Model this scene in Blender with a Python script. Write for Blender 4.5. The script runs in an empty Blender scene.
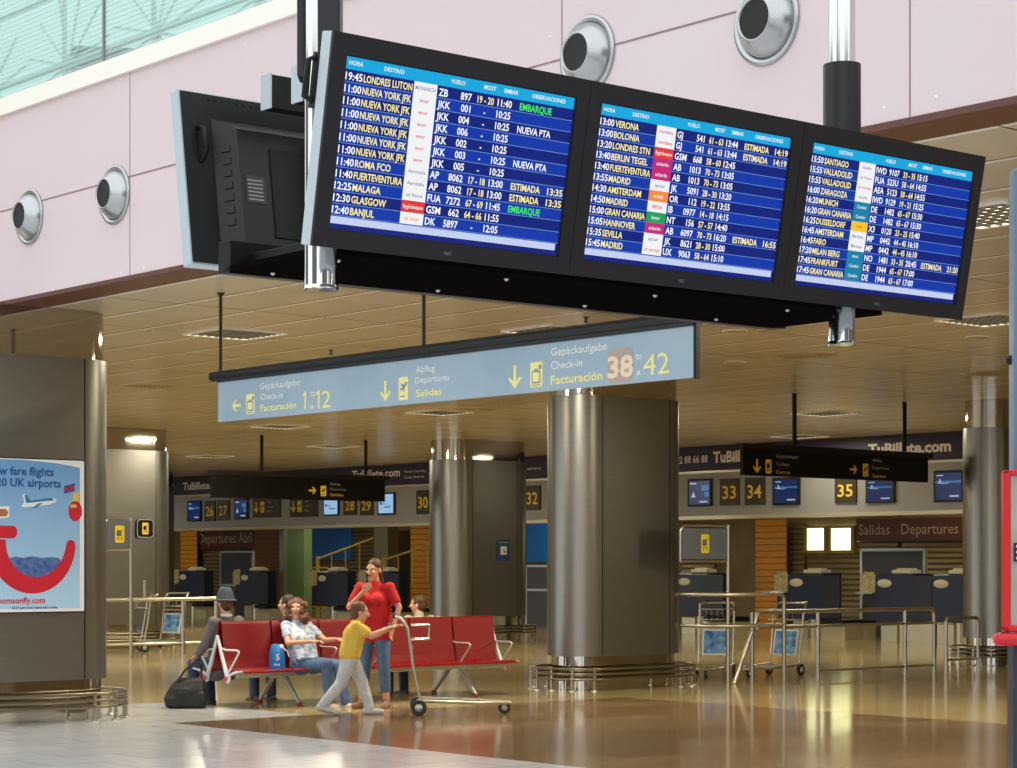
import bpy, bmesh, math, random
from mathutils import Vector, Matrix, Euler
random.seed(7)
PI = math.pi
S = bpy.context.scene
COL = S.collection
V = Vector

# ------------------------------------------------------------------ camera model
F, YH, CX, YAW, EYE = 2100.0, 564.0, 508.5, 0.7095, 1.6
_s, _c = math.sin(YAW), math.cos(YAW)
def ray(px, py):
    u = (px - CX) / F; v = (YH - py) / F
    return V((_c*u + _s, -_s*u + _c, v))
O3 = V((0, 0, EYE))
def onX(px, py, X): d = ray(px, py); return O3 + d * (X / d.x)
def onY(px, py, Y): d = ray(px, py); return O3 + d * (Y / d.y)
def onZ(px, py, Z): d = ray(px, py); return O3 + d * ((Z - EYE) / d.z)
def atD(px, py, D): return O3 + ray(px, py) * D

cam = bpy.data.cameras.new('camera'); cam.sensor_width = 36; cam.lens = F/1017*36
cam.shift_y = (YH - 384) / 1017; cam.clip_start = .1; cam.clip_end = 400
co = bpy.data.objects.new('camera', cam); COL.objects.link(co)
co.location = O3; co.rotation_euler = (PI/2, 0, -YAW); S.camera = co

# ------------------------------------------------------------------ materials
def srgb(r, g, b):
    f = lambda c: (c/255/12.92) if c/255 <= .04045 else ((c/255 + .055)/1.055)**2.4
    return (f(r), f(g), f(b), 1)
MATS = {}
def mat(name, rgb=(200, 200, 200), rough=.5, metal=0., emit=0., spec=.5, alpha=1., trans=0., coat=0.):
    if name in MATS: return MATS[name]
    m = bpy.data.materials.new(name); m.use_nodes = True
    b = m.node_tree.nodes['Principled BSDF']
    b.inputs['Base Color'].default_value = srgb(*rgb)
    b.inputs['Roughness'].default_value = rough; b.inputs['Metallic'].default_value = metal
    b.inputs['Specular IOR Level'].default_value = spec; b.inputs['Transmission Weight'].default_value = trans
    b.inputs['Coat Weight'].default_value = coat
    if emit:
        b.inputs['Emission Color'].default_value = srgb(*rgb); b.inputs['Emission Strength'].default_value = emit
    MATS[name] = m
    return m
def glow(name, rgb, e=1.0):      # a lit display or backlit sign: black base, emits its colour
    if name in MATS: return MATS[name]
    m = mat(name, (3, 3, 5), .25)
    b = m.node_tree.nodes['Principled BSDF']
    b.inputs['Emission Color'].default_value = srgb(*rgb); b.inputs['Emission Strength'].default_value = e
    return m
class NT:
    def __init__(s, m): s.t = m.node_tree; s.b = s.t.nodes['Principled BSDF']
    def n(s, typ, **kw):
        x = s.t.nodes.new('ShaderNode' + typ)
        for k, v in kw.items():
            if isinstance(k, str) and hasattr(x, k): setattr(x, k, v)
            else: x.inputs[k].default_value = v
        return x
    def l(s, a, b): s.t.links.new(a, b)
    def math(s, op, a, b=None):
        x = s.t.nodes.new('ShaderNodeMath'); x.operation = op
        for i, q in enumerate((a, b)):
            if q is None: continue
            if isinstance(q, (int, float)): x.inputs[i].default_value = q
            else: s.l(q, x.inputs[i])
        return x.outputs[0]
    def mix(s, fac, a, b):
        x = s.t.nodes.new('ShaderNodeMix'); x.data_type = 'RGBA'
        for i, q in ((0, fac), (6, a), (7, b)):
            if isinstance(q, (int, float, tuple)): x.inputs[i].default_value = q
            else: s.l(q, x.inputs[i])
        return x.outputs[2]
    def pos(s):
        g = s.n('NewGeometry'); x = s.n('SeparateXYZ'); s.l(g.outputs['Position'], x.inputs[0]); return g.outputs['Position'], x.outputs
    def noise(s, scale, detail=3, vec=None):
        x = s.n('TexNoise'); x.inputs['Scale'].default_value = scale; x.inputs['Detail'].default_value = detail
        if vec is not None: s.l(vec, x.inputs['Vector'])
        return x.outputs['Fac']
    def ramp(s, fac, a, b, c0, c1):
        x = s.n('ValToRGB'); e = x.color_ramp.elements
        e[0].position = a; e[1].position = b; e[0].color = c0; e[1].color = c1
        s.l(fac, x.inputs[0]); return x.outputs[0]

def noisy(name, rgb1, rgb2, scale, rough=.5, metal=0, spec=.5, stretch=None, rv=0.):
    if name in MATS: return MATS[name]
    m = mat(name, rgb1, rough, metal, spec=spec); t = NT(m)
    vec = None
    tc = t.n('TexCoord'); mp = t.n('Mapping'); t.l(tc.outputs['Object'], mp.inputs[0])
    if stretch: mp.inputs['Scale'].default_value = stretch
    f = t.noise(scale, 4, mp.outputs[0])
    t.l(t.ramp(f, .35, .65, srgb(*rgb1), srgb(*rgb2)), t.b.inputs['Base Color'])
    if rv:
        t.l(t.math('ADD', t.math('MULTIPLY', f, rv), rough - rv/2), t.b.inputs['Roughness'])
    return m

def tile_floor(name, c1, c2, joint, sx, sy, rough):
    m = mat(name, c1, rough, spec=.5); t = NT(m)
    p, xyz = t.pos()
    br = t.n('TexBrick'); br.offset = .5
    mp = t.n('Mapping'); mp.inputs['Scale'].default_value = (1, 1, 0); t.l(p, mp.inputs[0]); t.l(mp.outputs[0], br.inputs['Vector'])
    br.inputs['Scale'].default_value = 1; br.inputs['Brick Width'].default_value = sx; br.inputs['Row Height'].default_value = sy
    br.inputs['Mortar Size'].default_value = .01; br.inputs['Mortar Smooth'].default_value = .2
    br.inputs['Color1'].default_value = srgb(*c1); br.inputs['Color2'].default_value = srgb(*c2); br.inputs['Mortar'].default_value = srgb(*joint)
    n1 = t.noise(1.7, 6, p)
    n2 = t.noise(9, 5, p)
    col = t.mix(t.math('MULTIPLY', n1, .5), br.outputs['Color'], srgb(*[min(255, int(k*1.08)) for k in c2]))
    col = t.mix(t.math('MULTIPLY', n2, .35), col, srgb(*[int(k*.82) for k in c1]))
    t.l(col, t.b.inputs['Base Color'])
    t.l(t.math('ADD', t.math('MULTIPLY', n2, .08), rough), t.b.inputs['Roughness'])
    bp = t.n('Bump'); bp.inputs['Strength'].default_value = .012; bp.inputs['Distance'].default_value = .02
    t.l(n1, bp.inputs['Height']); t.l(bp.outputs[0], t.b.inputs['Normal'])
    return m
FL_WHITE = tile_floor('white_stone', (222, 222, 225), (202, 202, 207), (160, 160, 162), .9, .6, .10)
FL_BROWN = tile_floor('brown_stone', (158, 130, 98), (122, 97, 70), (92, 70, 50), 1.2, .5, .07)
FL_BEIGE = tile_floor('beige_stone', (200, 180, 130), (170, 149, 104), (122, 104, 74), 1.2, .6, .08)

def ceiling_mat():
    m = mat('ceiling_panels', (196, 178, 148), .22, spec=.5); t = NT(m)
    p, xyz = t.pos()
    fx = t.math('FRACT', t.math('DIVIDE', t.math('SUBTRACT', xyz[0], 12.93), .87))
    fy = t.math('FRACT', t.math('DIVIDE', t.math('SUBTRACT', xyz[1], 18.05), 2.1))
    lx = t.math('LESS_THAN', fx, .06); dx = t.math('MULTIPLY', t.math('GREATER_THAN', fx, .97), 1)
    ly = t.math('LESS_THAN', fy, .010)
    n = t.noise(.6, 2, p)
    base = t.mix(n, srgb(200, 190, 166), srgb(218, 209, 187))
    c = t.mix(lx, base, (1, 1, .97, 1)); c = t.mix(t.math('MULTIPLY', dx, .9), c, srgb(96, 84, 66)); c = t.mix(ly, c, srgb(84, 72, 58))
    t.l(c, t.b.inputs['Base Color'])
    bp = t.n('Bump'); bp.inputs['Strength'].default_value = .05; bp.inputs['Distance'].default_value = .2
    t.l(t.noise(1.3, 2, p), bp.inputs['Height']); t.l(bp.outputs[0], t.b.inputs['Normal'])
    return m
M_CEIL = ceiling_mat()
def pink_mat():
    m = mat('pink_panels', (226, 208, 214), .5, spec=.3); t = NT(m)
    p, xyz = t.pos()
    n = t.noise(.35, 3, p)
    t.l(t.mix(n, srgb(222, 200, 207), srgb(228, 214, 218)), t.b.inputs['Base Color'])
    return m
M_PINK = pink_mat()
def brushed():
    m = mat('brushed_steel', (132, 126, 120), .34, .92); t = NT(m)
    tc = t.n('TexCoord'); mp = t.n('Mapping'); t.l(tc.outputs['Object'], mp.inputs[0]); mp.inputs['Scale'].default_value = (1, 1, 60)
    n = t.noise(3, 4, mp.outputs[0])
    t.l(t.math('ADD', t.math('MULTIPLY', n, .12), .27), t.b.inputs['Roughness'])
    t.l(t.mix(n, srgb(130, 128, 124), srgb(146, 144, 140)), t.b.inputs['Base Color'])
    return m
M_BRUSH = brushed()
M_MIRROR = mat('mirror_steel', (190, 184, 176), .06, 1)
M_CHROME = mat('chrome', (215, 215, 215), .08, 1)
M_STEEL = mat('satin_steel', (190, 186, 176), .34, 1)
M_NOZ = mat('nozzle_silver', (186, 188, 191), .28, 1)
M_RAIL = mat('rail_steel', (128, 120, 106), .3, 1)
M_ALU = mat('aluminium', (196, 200, 202), .38, .6)
M_GREYALU = mat('pale_grey_side', (186, 198, 206), .5, .1)
M_BLACK = mat('black_plastic', (17, 16, 18), .5, spec=.3)
M_BLACK2 = mat('black_matte', (14, 14, 15), .6)
M_DARK = mat('dark_metal', (30, 31, 36), .4, .2)
M_BEZEL = mat('bezel_plastic', (34, 33, 37), .4, spec=.35)
M_BROWN = mat('brown_soffit', (96, 56, 46), .5)
M_CREAM = mat('cream_trim', (254, 250, 242), .5)
M_WHITE = mat('white_paint', (238, 238, 238), .4)
M_SIGNW = mat('sign_white_letter', (245, 247, 245), .5)
M_SIGNY = mat('sign_yellow', (255, 246, 158), .5)
M_YEL = mat('sign_amber', (240, 202, 60), .5)
M_RED = mat('bench_red', (126, 16, 22), .32, coat=.2)
M_REDP = mat('bright_red', (214, 28, 40), .3)
M_NAVY = mat('desk_navy', (13, 28, 62), .4)
M_GREY = mat('bulkhead_grey', (150, 152, 156), .5)
M_PURPLE = mat('band_purple', (44, 36, 74), .5)
M_SIGNDK = mat('number_board', (58, 50, 36), .5)
M_SIGNBK = mat('sign_black', (9, 8, 7), .5, spec=.2)

# ------------------------------------------------------------------ mesh builder
class MB:
    def __init__(s): s.bm = bmesh.new(); s.m = 0
    def _fin(s, faces, mi, M=None, vs=None):
        if M is not None: bmesh.ops.transform(s.bm, matrix=M, verts=vs)
        for f in faces: f.material_index = s.m if mi is None else mi
    def face(s, pts, mi=None):
        f = s.bm.faces.new([s.bm.verts.new(p) for p in pts]); f.material_index = s.m if mi is None else mi; return f
    def box(s, c, size, mi=None, rot=None, bev=0):
        r = bmesh.ops.create_cube(s.bm, size=1); vs = r['verts']
        bmesh.ops.scale(s.bm, vec=size, verts=vs)
        fs = list({f for v in vs for f in v.link_faces})
        for f in fs: f.material_index = s.m if mi is None else mi
        if bev:
            es = list({e for v in vs for e in v.link_edges})
            rr = bmesh.ops.bevel(s.bm, geom=es, offset=bev, segments=2, affect='EDGES', profile=.5)
            vs = list(set(v for v in vs if v.is_valid) | set(rr['verts']))
            for f in rr['faces']: f.material_index = s.m if mi is None else mi
        M = Matrix.Translation(c)
        if rot is not None: M = M @ (rot if isinstance(rot, Matrix) else Euler(rot).to_matrix().to_4x4())
        bmesh.ops.transform(s.bm, matrix=M, verts=vs); return s
    def bx(s, x0, x1, y0, y1, z0, z1, mi=None, bev=0):
        return s.box(((x0+x1)/2, (y0+y1)/2, (z0+z1)/2), (abs(x1-x0), abs(y1-y0), abs(z1-z0)), mi, None, bev)
    def tube(s, pts, r, mi=None, seg=10, r2=None, cap=True, smooth=True):
        pts = [V(p) for p in pts]; n = len(pts); rings = []
        for i, p in enumerate(pts):
            a = pts[max(0, i-1)]; b = pts[min(n-1, i+1)]
            t = (b-a).normalized()
            if i == 0 or i == n-1: k = 1
            else:
                d1 = (pts[i]-pts[i-1]).normalized(); k = 1/max(.5, abs(d1.dot(t)))
            up = V((0, 0, 1)) if abs(t.z) < .95 else V((1, 0, 0))
            if i == 0: u = t.cross(up).normalized()
            else:
                u = (u - t*u.dot(t)).normalized()
            w = t.cross(u)
            rr = r if r2 is None else r + (r2-r)*i/(n-1)
            rings.append([s.bm.verts.new(p + (u*math.cos(2*PI*j/seg) + w*math.sin(2*PI*j/seg))*rr*(1 if k == 1 else k**.5)) for j in range(seg)])
        for i in range(n-1):
            for j in range(seg):
                f = s.bm.faces.new((rings[i][j], rings[i][(j+1) % seg], rings[i+1][(j+1) % seg], rings[i+1][j]))
                f.material_index = s.m if mi is None else mi; f.smooth = smooth
        if cap:
            for R in (rings[0][::-1], rings[-1]):
                f = s.bm.faces.new([s.bm.verts.new(q_.co) for q_ in R]); f.material_index = s.m if mi is None else mi
        return s
    def lathe(s, prof, M=None, mi=None, seg=28, smooth=True, closed=False):
        rings = []; vs = []
        for (r, z) in prof:
            ring = [s.bm.verts.new((r*math.cos(2*PI*j/seg), r*math.sin(2*PI*j/seg), z)) for j in range(seg)] if r > 1e-6 else [s.bm.verts.new((0, 0, z))]
            rings.append(ring); vs += ring
        for a, b in zip(rings, rings[1:]):
            for j in range(seg):
                k = (j+1) % seg
                if len(a) == 1 and len(b) == 1: continue
                vv = (a[0], b[k], b[j]) if len(a) == 1 else ((a[j], a[k], b[0]) if len(b) == 1 else (a[j], a[k], b[k], b[j]))
                f = s.bm.faces.new(vv); f.smooth = smooth; f.material_index = s.m if mi is None else mi
        if M is not None: bmesh.ops.transform(s.bm, matrix=M, verts=vs)
        return s
    def prism(s, poly, M, depth, mi=None):
        """2D outline extruded along local +z by depth, placed by matrix M."""
        a = [s.bm.verts.new(M @ V((x, y, 0))) for x, y in poly]; b = [s.bm.verts.new(M @ V((x, y, depth))) for x, y in poly]
        n = len(poly); fs = [s.bm.faces.new(a[::-1]), s.bm.faces.new(b)]
        for i in range(n): fs.append(s.bm.faces.new((a[i], a[(i+1) % n], b[(i+1) % n], b[i])))
        for f in fs: f.material_index = s.m if mi is None else mi
        return s
    def flat(s, poly, M, mi=None, dz=0):
        f = s.bm.faces.new([s.bm.verts.new(M @ V((x, y, dz))) for x, y in poly]); f.material_index = s.m if mi is None else mi; return s
    def ball(s, c, r, mi=None, seg=14, M=None):
        res = bmesh.ops.create_uvsphere(s.bm, u_segments=seg, v_segments=max(6, seg*2//3), radius=1); vs = res['verts']
        rr = r if hasattr(r, '__len__') else (r, r, r)
        bmesh.ops.scale(s.bm, vec=rr, verts=vs)
        T = Matrix.Translation(c) @ M if M is not None else Matrix.Translation(c)
        bmesh.ops.transform(s.bm, matrix=T, verts=vs)
        for f in {f for v in vs for f in v.link_faces}: f.material_index = s.m if mi is None else mi; f.smooth = True
        return s
    def cap(s, p0, p1, r0, r1, mi=None, seg=12):
        """tapered capsule"""
        p0, p1 = V(p0), V(p1); d = p1-p0; L = d.length; t = d.normalized() if L > 1e-6 else V((0, 0, 1))
        prof = [(0, -r0)] + [(r0*math.sin(a), -r0*math.cos(a)) for a in (PI/8, PI/4, 3*PI/8)] + [(r0, 0), (r1, L)] + [(r1*math.cos(a), L+r1*math.sin(a)) for a in (PI/8, PI/4, 3*PI/8)] + [(0, L+r1)]
        M = Matrix.Translation(p0) @ t.to_track_quat('Z', 'Y').to_matrix().to_4x4()
        return s.lathe(prof, M, mi, seg)
    def text(s, body, M, h, mi=None, wx=1., width=None, bold=0., align='L', dz=0):
        """flat printed lettering: cap height h, local x right, y up"""
        vs, fs, w = glyphs(body, bold)
        k = h; kx = h*wx if width is None else width/max(w, 1e-6)
        ox = {'L': 0, 'C': -w*kx/2, 'R': -w*kx}[align]
        nv = [s.bm.verts.new(M @ V((x*kx+ox, y*k, dz))) for x, y in vs]
        for f in fs:
            try: q = s.bm.faces.new([nv[i] for i in f]); q.material_index = s.m if mi is None else mi
            except ValueError: pass
        return w*kx
    def build(s, name, mats, parent=None, kind=None, loc=None, rot=None, auto=None):
        bmesh.ops.recalc_face_normals(s.bm, faces=s.bm.faces[:]) if auto is None else None
        me = bpy.data.meshes.new(name); s.bm.to_mesh(me); s.bm.free()
        for m in (mats if isinstance(mats, (list, tuple)) else [mats]): me.materials.append(m)
        o = bpy.data.objects.new(name, me); COL.objects.link(o)
        if parent is not None: o.parent = parent
        if kind: o['kind'] = kind
        if loc is not None: o.location = loc
        if rot is not None: o.rotation_euler = rot
        return o
_G = {}
def glyphs(body, bold=0.):
    key = (body, bold)
    if key in _G: return _G[key]
    cu = bpy.data.curves.new('text', 'FONT'); cu.body = body; cu.offset = bold; cu.resolution_u = 2
    ob = bpy.data.objects.new('text', cu)
    me = bpy.data.meshes.new_from_object(ob)
    k = 1/.73
    x0 = min((v.co.x for v in me.vertices), default=0)
    vs = [((v.co.x-x0)*k, v.co.y*k) for v in me.vertices]; fs = [tuple(p.vertices) for p in me.polygons]
    w = max((v[0] for v in vs), default=0)
    bpy.data.objects.remove(ob); bpy.data.curves.remove(cu); bpy.data.meshes.remove(me)
    _G[key] = (vs, fs, w); return _G[key]

def thing(name, label, cat, loc=(0, 0, 0), rotz=0, group=None):
    o = bpy.data.objects.new(name, None); COL.objects.link(o); o.empty_display_size = .1
    o.location = loc; o.rotation_euler = (0, 0, rotz)
    tag(o, label, cat, group); return o
def tag(o, label, cat, group=None):
    o['label'] = label; o['category'] = cat; o['kind'] = 'thing'
    if group: o['group'] = group
    return o
def copy_thing(r, loc, rotz=None, label=None, name=None):
    c = r.copy(); COL.objects.link(c); c.location = loc
    if rotz is not None: c.rotation_euler = (0, 0, rotz)
    if label: c['label'] = label
    def kids(a, b):
        for ch in list(a.children):
            if ch == b: continue
            d = ch.copy(); COL.objects.link(d); d.parent = b; kids(ch, d)
    kids(r, c); return c
# wall-facing frames: local x right as seen, y up, z towards the viewer
def facing_mX(p): # on a plane X=const facing -X ; seen from -X, right is -Y
    return Matrix.Translation(p) @ Matrix(((0, 0, -1, 0), (-1, 0, 0, 0), (0, 1, 0, 0), (0, 0, 0, 1)))
def facing_mY(p): # plane Y=const facing -Y ; right is +X
    return Matrix.Translation(p) @ Matrix(((1, 0, 0, 0), (0, 0, -1, 0), (0, 1, 0, 0), (0, 0, 0, 1)))
def rrect(w, h, r, n=4, cx=0, cy=0):
    pts = []
    for qx, qy, a0 in ((1, 1, 0), (-1, 1, 90), (-1, -1, 180), (1, -1, 270)):
        for i in range(n+1):
            a = math.radians(a0 + 90*i/n)
            pts.append((cx + qx*(w/2-r) + r*math.cos(a), cy + qy*(h/2-r) + r*math.sin(a)))
    return pts
def arrow_poly(a, size, cx=0, cy=0):
    """stemmed arrow pointing along angle a"""
    base = [(.5, 0), (.08, .42), (-.02, .32), (.2, .09), (-.5, .09), (-.5, -.09), (.2, -.09), (-.02, -.32), (.08, -.42)]
    ca, sa = math.cos(a), math.sin(a)
    return [(cx + size*(x*ca - y*sa), cy + size*(x*sa + y*ca)) for x, y in base]
PLANE = [(.40, .30), (.44, .20), (.30, .06), (.14, -.06), (.10, -.36), (.02, -.36), (-.04, -.16), (-.20, -.24), (-.24, -.34), (-.31, -.34), (-.30, -.20), (-.40, -.12), (-.36, -.07), (-.22, -.11), (-.08, -.02), (-.30, .18), (-.26, .25), (.06, .12), (.26, .28)]
def picto_plane(mb, M, h, yel, dk, cx, cy):
    mb.flat(rrect(h*.66, h, h*.1, 3, cx, cy), M, yel, .001)
    mb.flat([(cx + x*h*.62, cy + h*.08 + y*h*.62) for x, y in PLANE], M, dk, .002)
    mb.flat([(cx-h*.25, cy-h*.36), (cx+h*.1, cy-h*.36), (cx+h*.1, cy-h*.31), (cx-h*.25, cy-h*.31)], M, dk, .002)
def picto_case(mb, M, h, yel, dk, cx, cy):
    mb.flat(rrect(h*.74, h, h*.1, 3, cx, cy), M, yel, .001)
    mb.flat(rrect(h*.52, h*.5, h*.05, 3, cx-h*.02, cy-h*.1), M, dk, .002)
    mb.flat(rrect(h*.40, h*.38, h*.04, 3, cx-h*.02, cy-h*.1), M, yel, .003)
    mb.flat(rrect(h*.24, h*.06, h*.01, 2, cx-h*.02, cy+h*.19), M, dk, .002)
    mb.flat(rrect(h*.16, h*.18, h*.05, 3, cx+h*.22, cy+h*.28), M, dk, .002)
    mb.flat(rrect(h*.54, h*.04, h*.01, 2, cx-h*.02, cy-h*.42), M, dk, .002)
def picto_cart(mb, M, h, yel, dk, cx, cy):
    mb.flat(rrect(h*.62, h, h*.1, 3, cx, cy), M, yel, .001)
    mb.flat(rrect(h*.32, h*.34, h*.03, 2, cx-h*.04, cy+h*.05), M, dk, .002)
    mb.flat([(cx+h*.10, cy+h*.22), (cx+h*.25, cy+h*.34), (cx+h*.25, cy+h*.29), (cx+h*.15, cy+h*.2)], M, dk, .002)
    mb.flat(rrect(h*.42, h*.05, h*.01, 2, cx, cy-h*.22), M, dk, .002)
    for q in (-.13, .13): mb.flat(rrect(h*.09, h*.09, h*.04, 3, cx+q*h, cy-h*.32), M, dk, .002)

# ------------------------------------------------------------------ the setting
H = 4.2
XF = 9.85            # plane of the pink wall above the hall opening
XA, XB, YA = 11.2, 17.46, 18.25
X0, X1, Y0, Y1 = XF, 40.5, -22.0, 84.0
mb = MB()
def fl(x0, x1, y0, y1, m): mb.face([(x0, y0, 0), (x1, y0, 0), (x1, y1, 0), (x0, y1, 0)], m)
fl(-26, XA, Y0, 21.0, 0); fl(XA, 12.9, YA, 21.0, 0); fl(-26, 12.9, 21.0, Y1, 2); fl(12.9, XB, YA, Y1, 2)
fl(XA, XB, Y0, YA, 1); fl(XB, X1, Y0, Y1, 2)
mb.build('floor', [FL_WHITE, FL_BROWN, FL_BEIGE], kind='structure')
mb = MB(); mb.bx(XF+.45, X1, Y0, Y1, H, H+.2); mb.build('ceiling', M_CEIL, kind='structure')
mb = MB(); mb.bx(X1, X1+.2, Y0, Y1, 0, H+.2); mb.build('wall_back', noisy('back_wall', (120, 104, 70), (138, 120, 84), 1.5), kind='structure')
mb = MB(); mb.bx(XF, X1, Y1, Y1+.2, 0, H+.2); mb.build('wall_left', mat('end_wall', (120, 110, 90)), kind='structure')
mb = MB(); mb.bx(XF, X1, Y0-.2, Y0, 0, H+.2); mb.build('wall_right', MATS['end_wall'], kind='structure')
# pink wall over the opening
ZP = 6.08
mb = MB(); mb.bx(XF, XF+.3, Y0, 60, H, ZP)
o = mb.build('wall_upper', [M_PINK], kind='structure')
mb = MB()   # joints between the wall panels, thin dark strips
ZJ = 5.13
mb.bx(XF-.004, XF+.002, Y0, 60, ZJ-.006, ZJ+.006)
for px, py in ((130, 260), (562, 20), (910, 40)):
    y = onX(px, py, XF).y
    mb.bx(XF-.003, XF+.002, y-.004, y+.004, H, ZP)
mb.build('trim_1', mat('joint_dark', (150, 112, 118)), kind='structure')
mb = MB(); mb.bx(XF-.006, XF+.42, Y0, 60, H-.012, H+.03)
mb.build('trim_2', M_BROWN, kind='structure')
mb = MB(); mb.bx(XF-.04, XF+.34, Y0, 60, ZP, ZP+.17); mb.build('trim_3', M_CREAM, kind='structure')
# small rivets on the pink panels
mb = MB()
for px, py in ((144, 268), (121, 273), (245, 45), (550, 37), (549, 63), (884, 108), (936, 97), (53, 290), (121, 80)):
    p = onX(px, py, XF); mb.lathe([(0, .004), (.012, .003), (.014, 0)], Matrix.Translation(p) @ Matrix.Rotation(-PI/2, 4, 'Y'), seg=8)
mb.build('trim_4', M_WHITE, kind='structure')
# glazing above the pink wall
def glass_mat():
    m = bpy.data.materials.new('frosted_glazing'); m.use_nodes = True; nt = m.node_tree
    b = nt.nodes['Principled BSDF']; out = nt.nodes['Material Output']
    b.inputs['Base Color'].default_value = srgb(226, 240, 238); b.inputs['Roughness'].default_value = .15
    tr = nt.nodes.new('ShaderNodeBsdfTransparent'); tr.inputs[0].default_value = srgb(206, 226, 224)
    mx = nt.nodes.new('ShaderNodeMixShader')
    g = nt.nodes.new('ShaderNodeNewGeometry'); sx = nt.nodes.new('ShaderNodeSeparateXYZ'); nt.links.new(g.outputs['Position'], sx.inputs[0])
    def mth(op, a, b):
        x = nt.nodes.new('ShaderNodeMath'); x.operation = op
        for i, q in enumerate((a, b)):
            if isinstance(q, (int, float)): x.inputs[i].default_value = q
            else: nt.links.new(q, x.inputs[i])
        return x.outputs[0]
    st = mth('LESS_THAN', mth('FRACT', mth('DIVIDE', sx.outputs[2], .045), 0), .42)
    fac = mth('ADD', mth('MULTIPLY', st, .22), .2)
    nt.links.new(fac, mx.inputs[0]); nt.links.new(tr.outputs[0], mx.inputs[1]); nt.links.new(b.outputs[0], mx.inputs[2]); nt.links.new(mx.outputs[0], out.inputs[0])
    return m
win = bpy.data.objects.new('window_1', None); COL.objects.link(win); win['kind'] = 'structure'; win.location = (XF+.15, 18, ZP+.17)
mb = MB(); mb.bx(-.01, .01, -14, 30, 0, 2.6); mb.build('pane', glass_mat(), win)
mb = MB()
yv = onX(105, 40, XF+.15).y - 18
for k in range(-2, 8): mb.bx(-.02, .0, yv+k*3.0-.018, yv+k*3.0+.018, 0, 2.6)
mb.build('mullion', mat('mullion_grey', (120, 128, 128)), win)
# white steel truss seen through the glazing
tr = thing('roof_truss', 'white steel lattice truss behind the pale green glazing', 'truss', (XF+2.2, 20, ZP+.3))
mb = MB(); Z0t, Z1t = 0, 2.2
for z in (.2, 1.05, 1.9): mb.tube([(0, -5, z), (0, 22, z)], .035)
mb.build('chord', mat('truss_white', (240, 246, 246), .5), tr)
mb = MB()
for k in range(-2, 11):
    y = k*2.0
    mb.tube([(0, y, .2), (0, y, 1.9)], .03)
    for a in range(6):
        an = a*PI/6 + .3
        mb.tube([(0.05, y-1*math.cos(an), 1.05-.85*math.sin(an)), (.05, y+1*math.cos(an), 1.05+.85*math.sin(an))], .014, seg=6)
mb.build('lattice', MATS['truss_white'], tr)

# ------------------------------------------------------------------ air nozzles on the pink wall
nz = None
NZ = [((30, 217), 'round silver air nozzle on the pink wall, the far left one'), ((115, 195), 'round silver air nozzle on the pink wall left of the black monitor back'),
      ((588, 55), 'round silver air nozzle just above the gap between the first two flight screens'), ((767, 22), 'large round silver air nozzle on the pink wall beside the chrome mast')]
for (px, py), lab in NZ:
    p = onX(px, py, XF)
    if nz is None:
        nz = thing('air_nozzle', lab, 'air vent', p, 0, 'air nozzles on the pink wall')
        R = Matrix.Rotation(-PI/2, 4, 'Y')
        a = MB(); a.lathe([(.0, .0), (.27, .0), (.275, .012), (.265, .022), (.235, .018), (.225, -.0)], R, seg=40); a.build('flange', M_NOZ, nz)
        tilt = Matrix.Rotation(math.radians(12), 4, 'Y') @ Matrix.Rotation(math.radians(-10), 4, 'Z')
        b = MB(); b.lathe([(.225, .006), (.218, .03), (.192, .07), (.16, .10), (.14, .125), (.134, .130), (.128, .128), (.122, .11), (.118, .05)], R, seg=40); b.build('bowl', M_NOZ, nz)
        c = MB(); c.lathe([(0, .120), (.124, .120)], R, seg=40); c.build('opening', M_BLACK2, nz)
    else:
        copy_thing(nz, p, None, lab)

# ------------------------------------------------------------------ flight information rack
RK = math.radians(-1.5)
rackM = Matrix.Translation((3.7583, 5.2255, 2.6228)) @ Matrix.Rotation(-.026, 4, 'Z')
PITCH, SW, SH, TILT = 1.0308, .92, .5245, .1836
C_NAVY = glow('screen_navy', (12, 34, 124)); C_BLUE = glow('screen_blue', (12, 56, 168)); C_CYAN = glow('screen_cyan', (16, 168, 222))
C_LINE = glow('screen_line', (110, 150, 220), .9); C_BAR = glow('screen_bar', (196, 208, 240)); C_W = glow('screen_white', (246, 248, 255)); C_Y = glow('screen_yellow', (252, 240, 150))
C_G = glow('screen_green', (70, 236, 90)); C_RED = glow('screen_red', (224, 58, 56)); C_MAG = glow('screen_magenta', (196, 40, 120)); C_OR = glow('screen_orange', (244, 140, 60))
C_GRN = glow('screen_emerald', (30, 160, 96)); C_TEAL = glow('screen_teal', (20, 130, 170)); C_AMB = glow('screen_amber', (248, 200, 50)); C_LW = glow('screen_logo_white', (240, 242, 246)); C_GREY = glow('screen_logo_grey', (120, 128, 150))
SCR = [C_NAVY, C_BLUE, C_CYAN, C_LINE, C_BAR, C_W, C_Y, C_G, C_RED, C_MAG, C_OR, C_GRN, C_TEAL, C_AMB, C_LW, C_GREY]
NV, BL, CY, LI, BA, WH, YE, GR, RD, MG, OR_, EM, TE, AM, LW, GY = range(16)
def rows(txt):
    return [r.split('|') for r in txt.strip().split('\n')]
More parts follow.
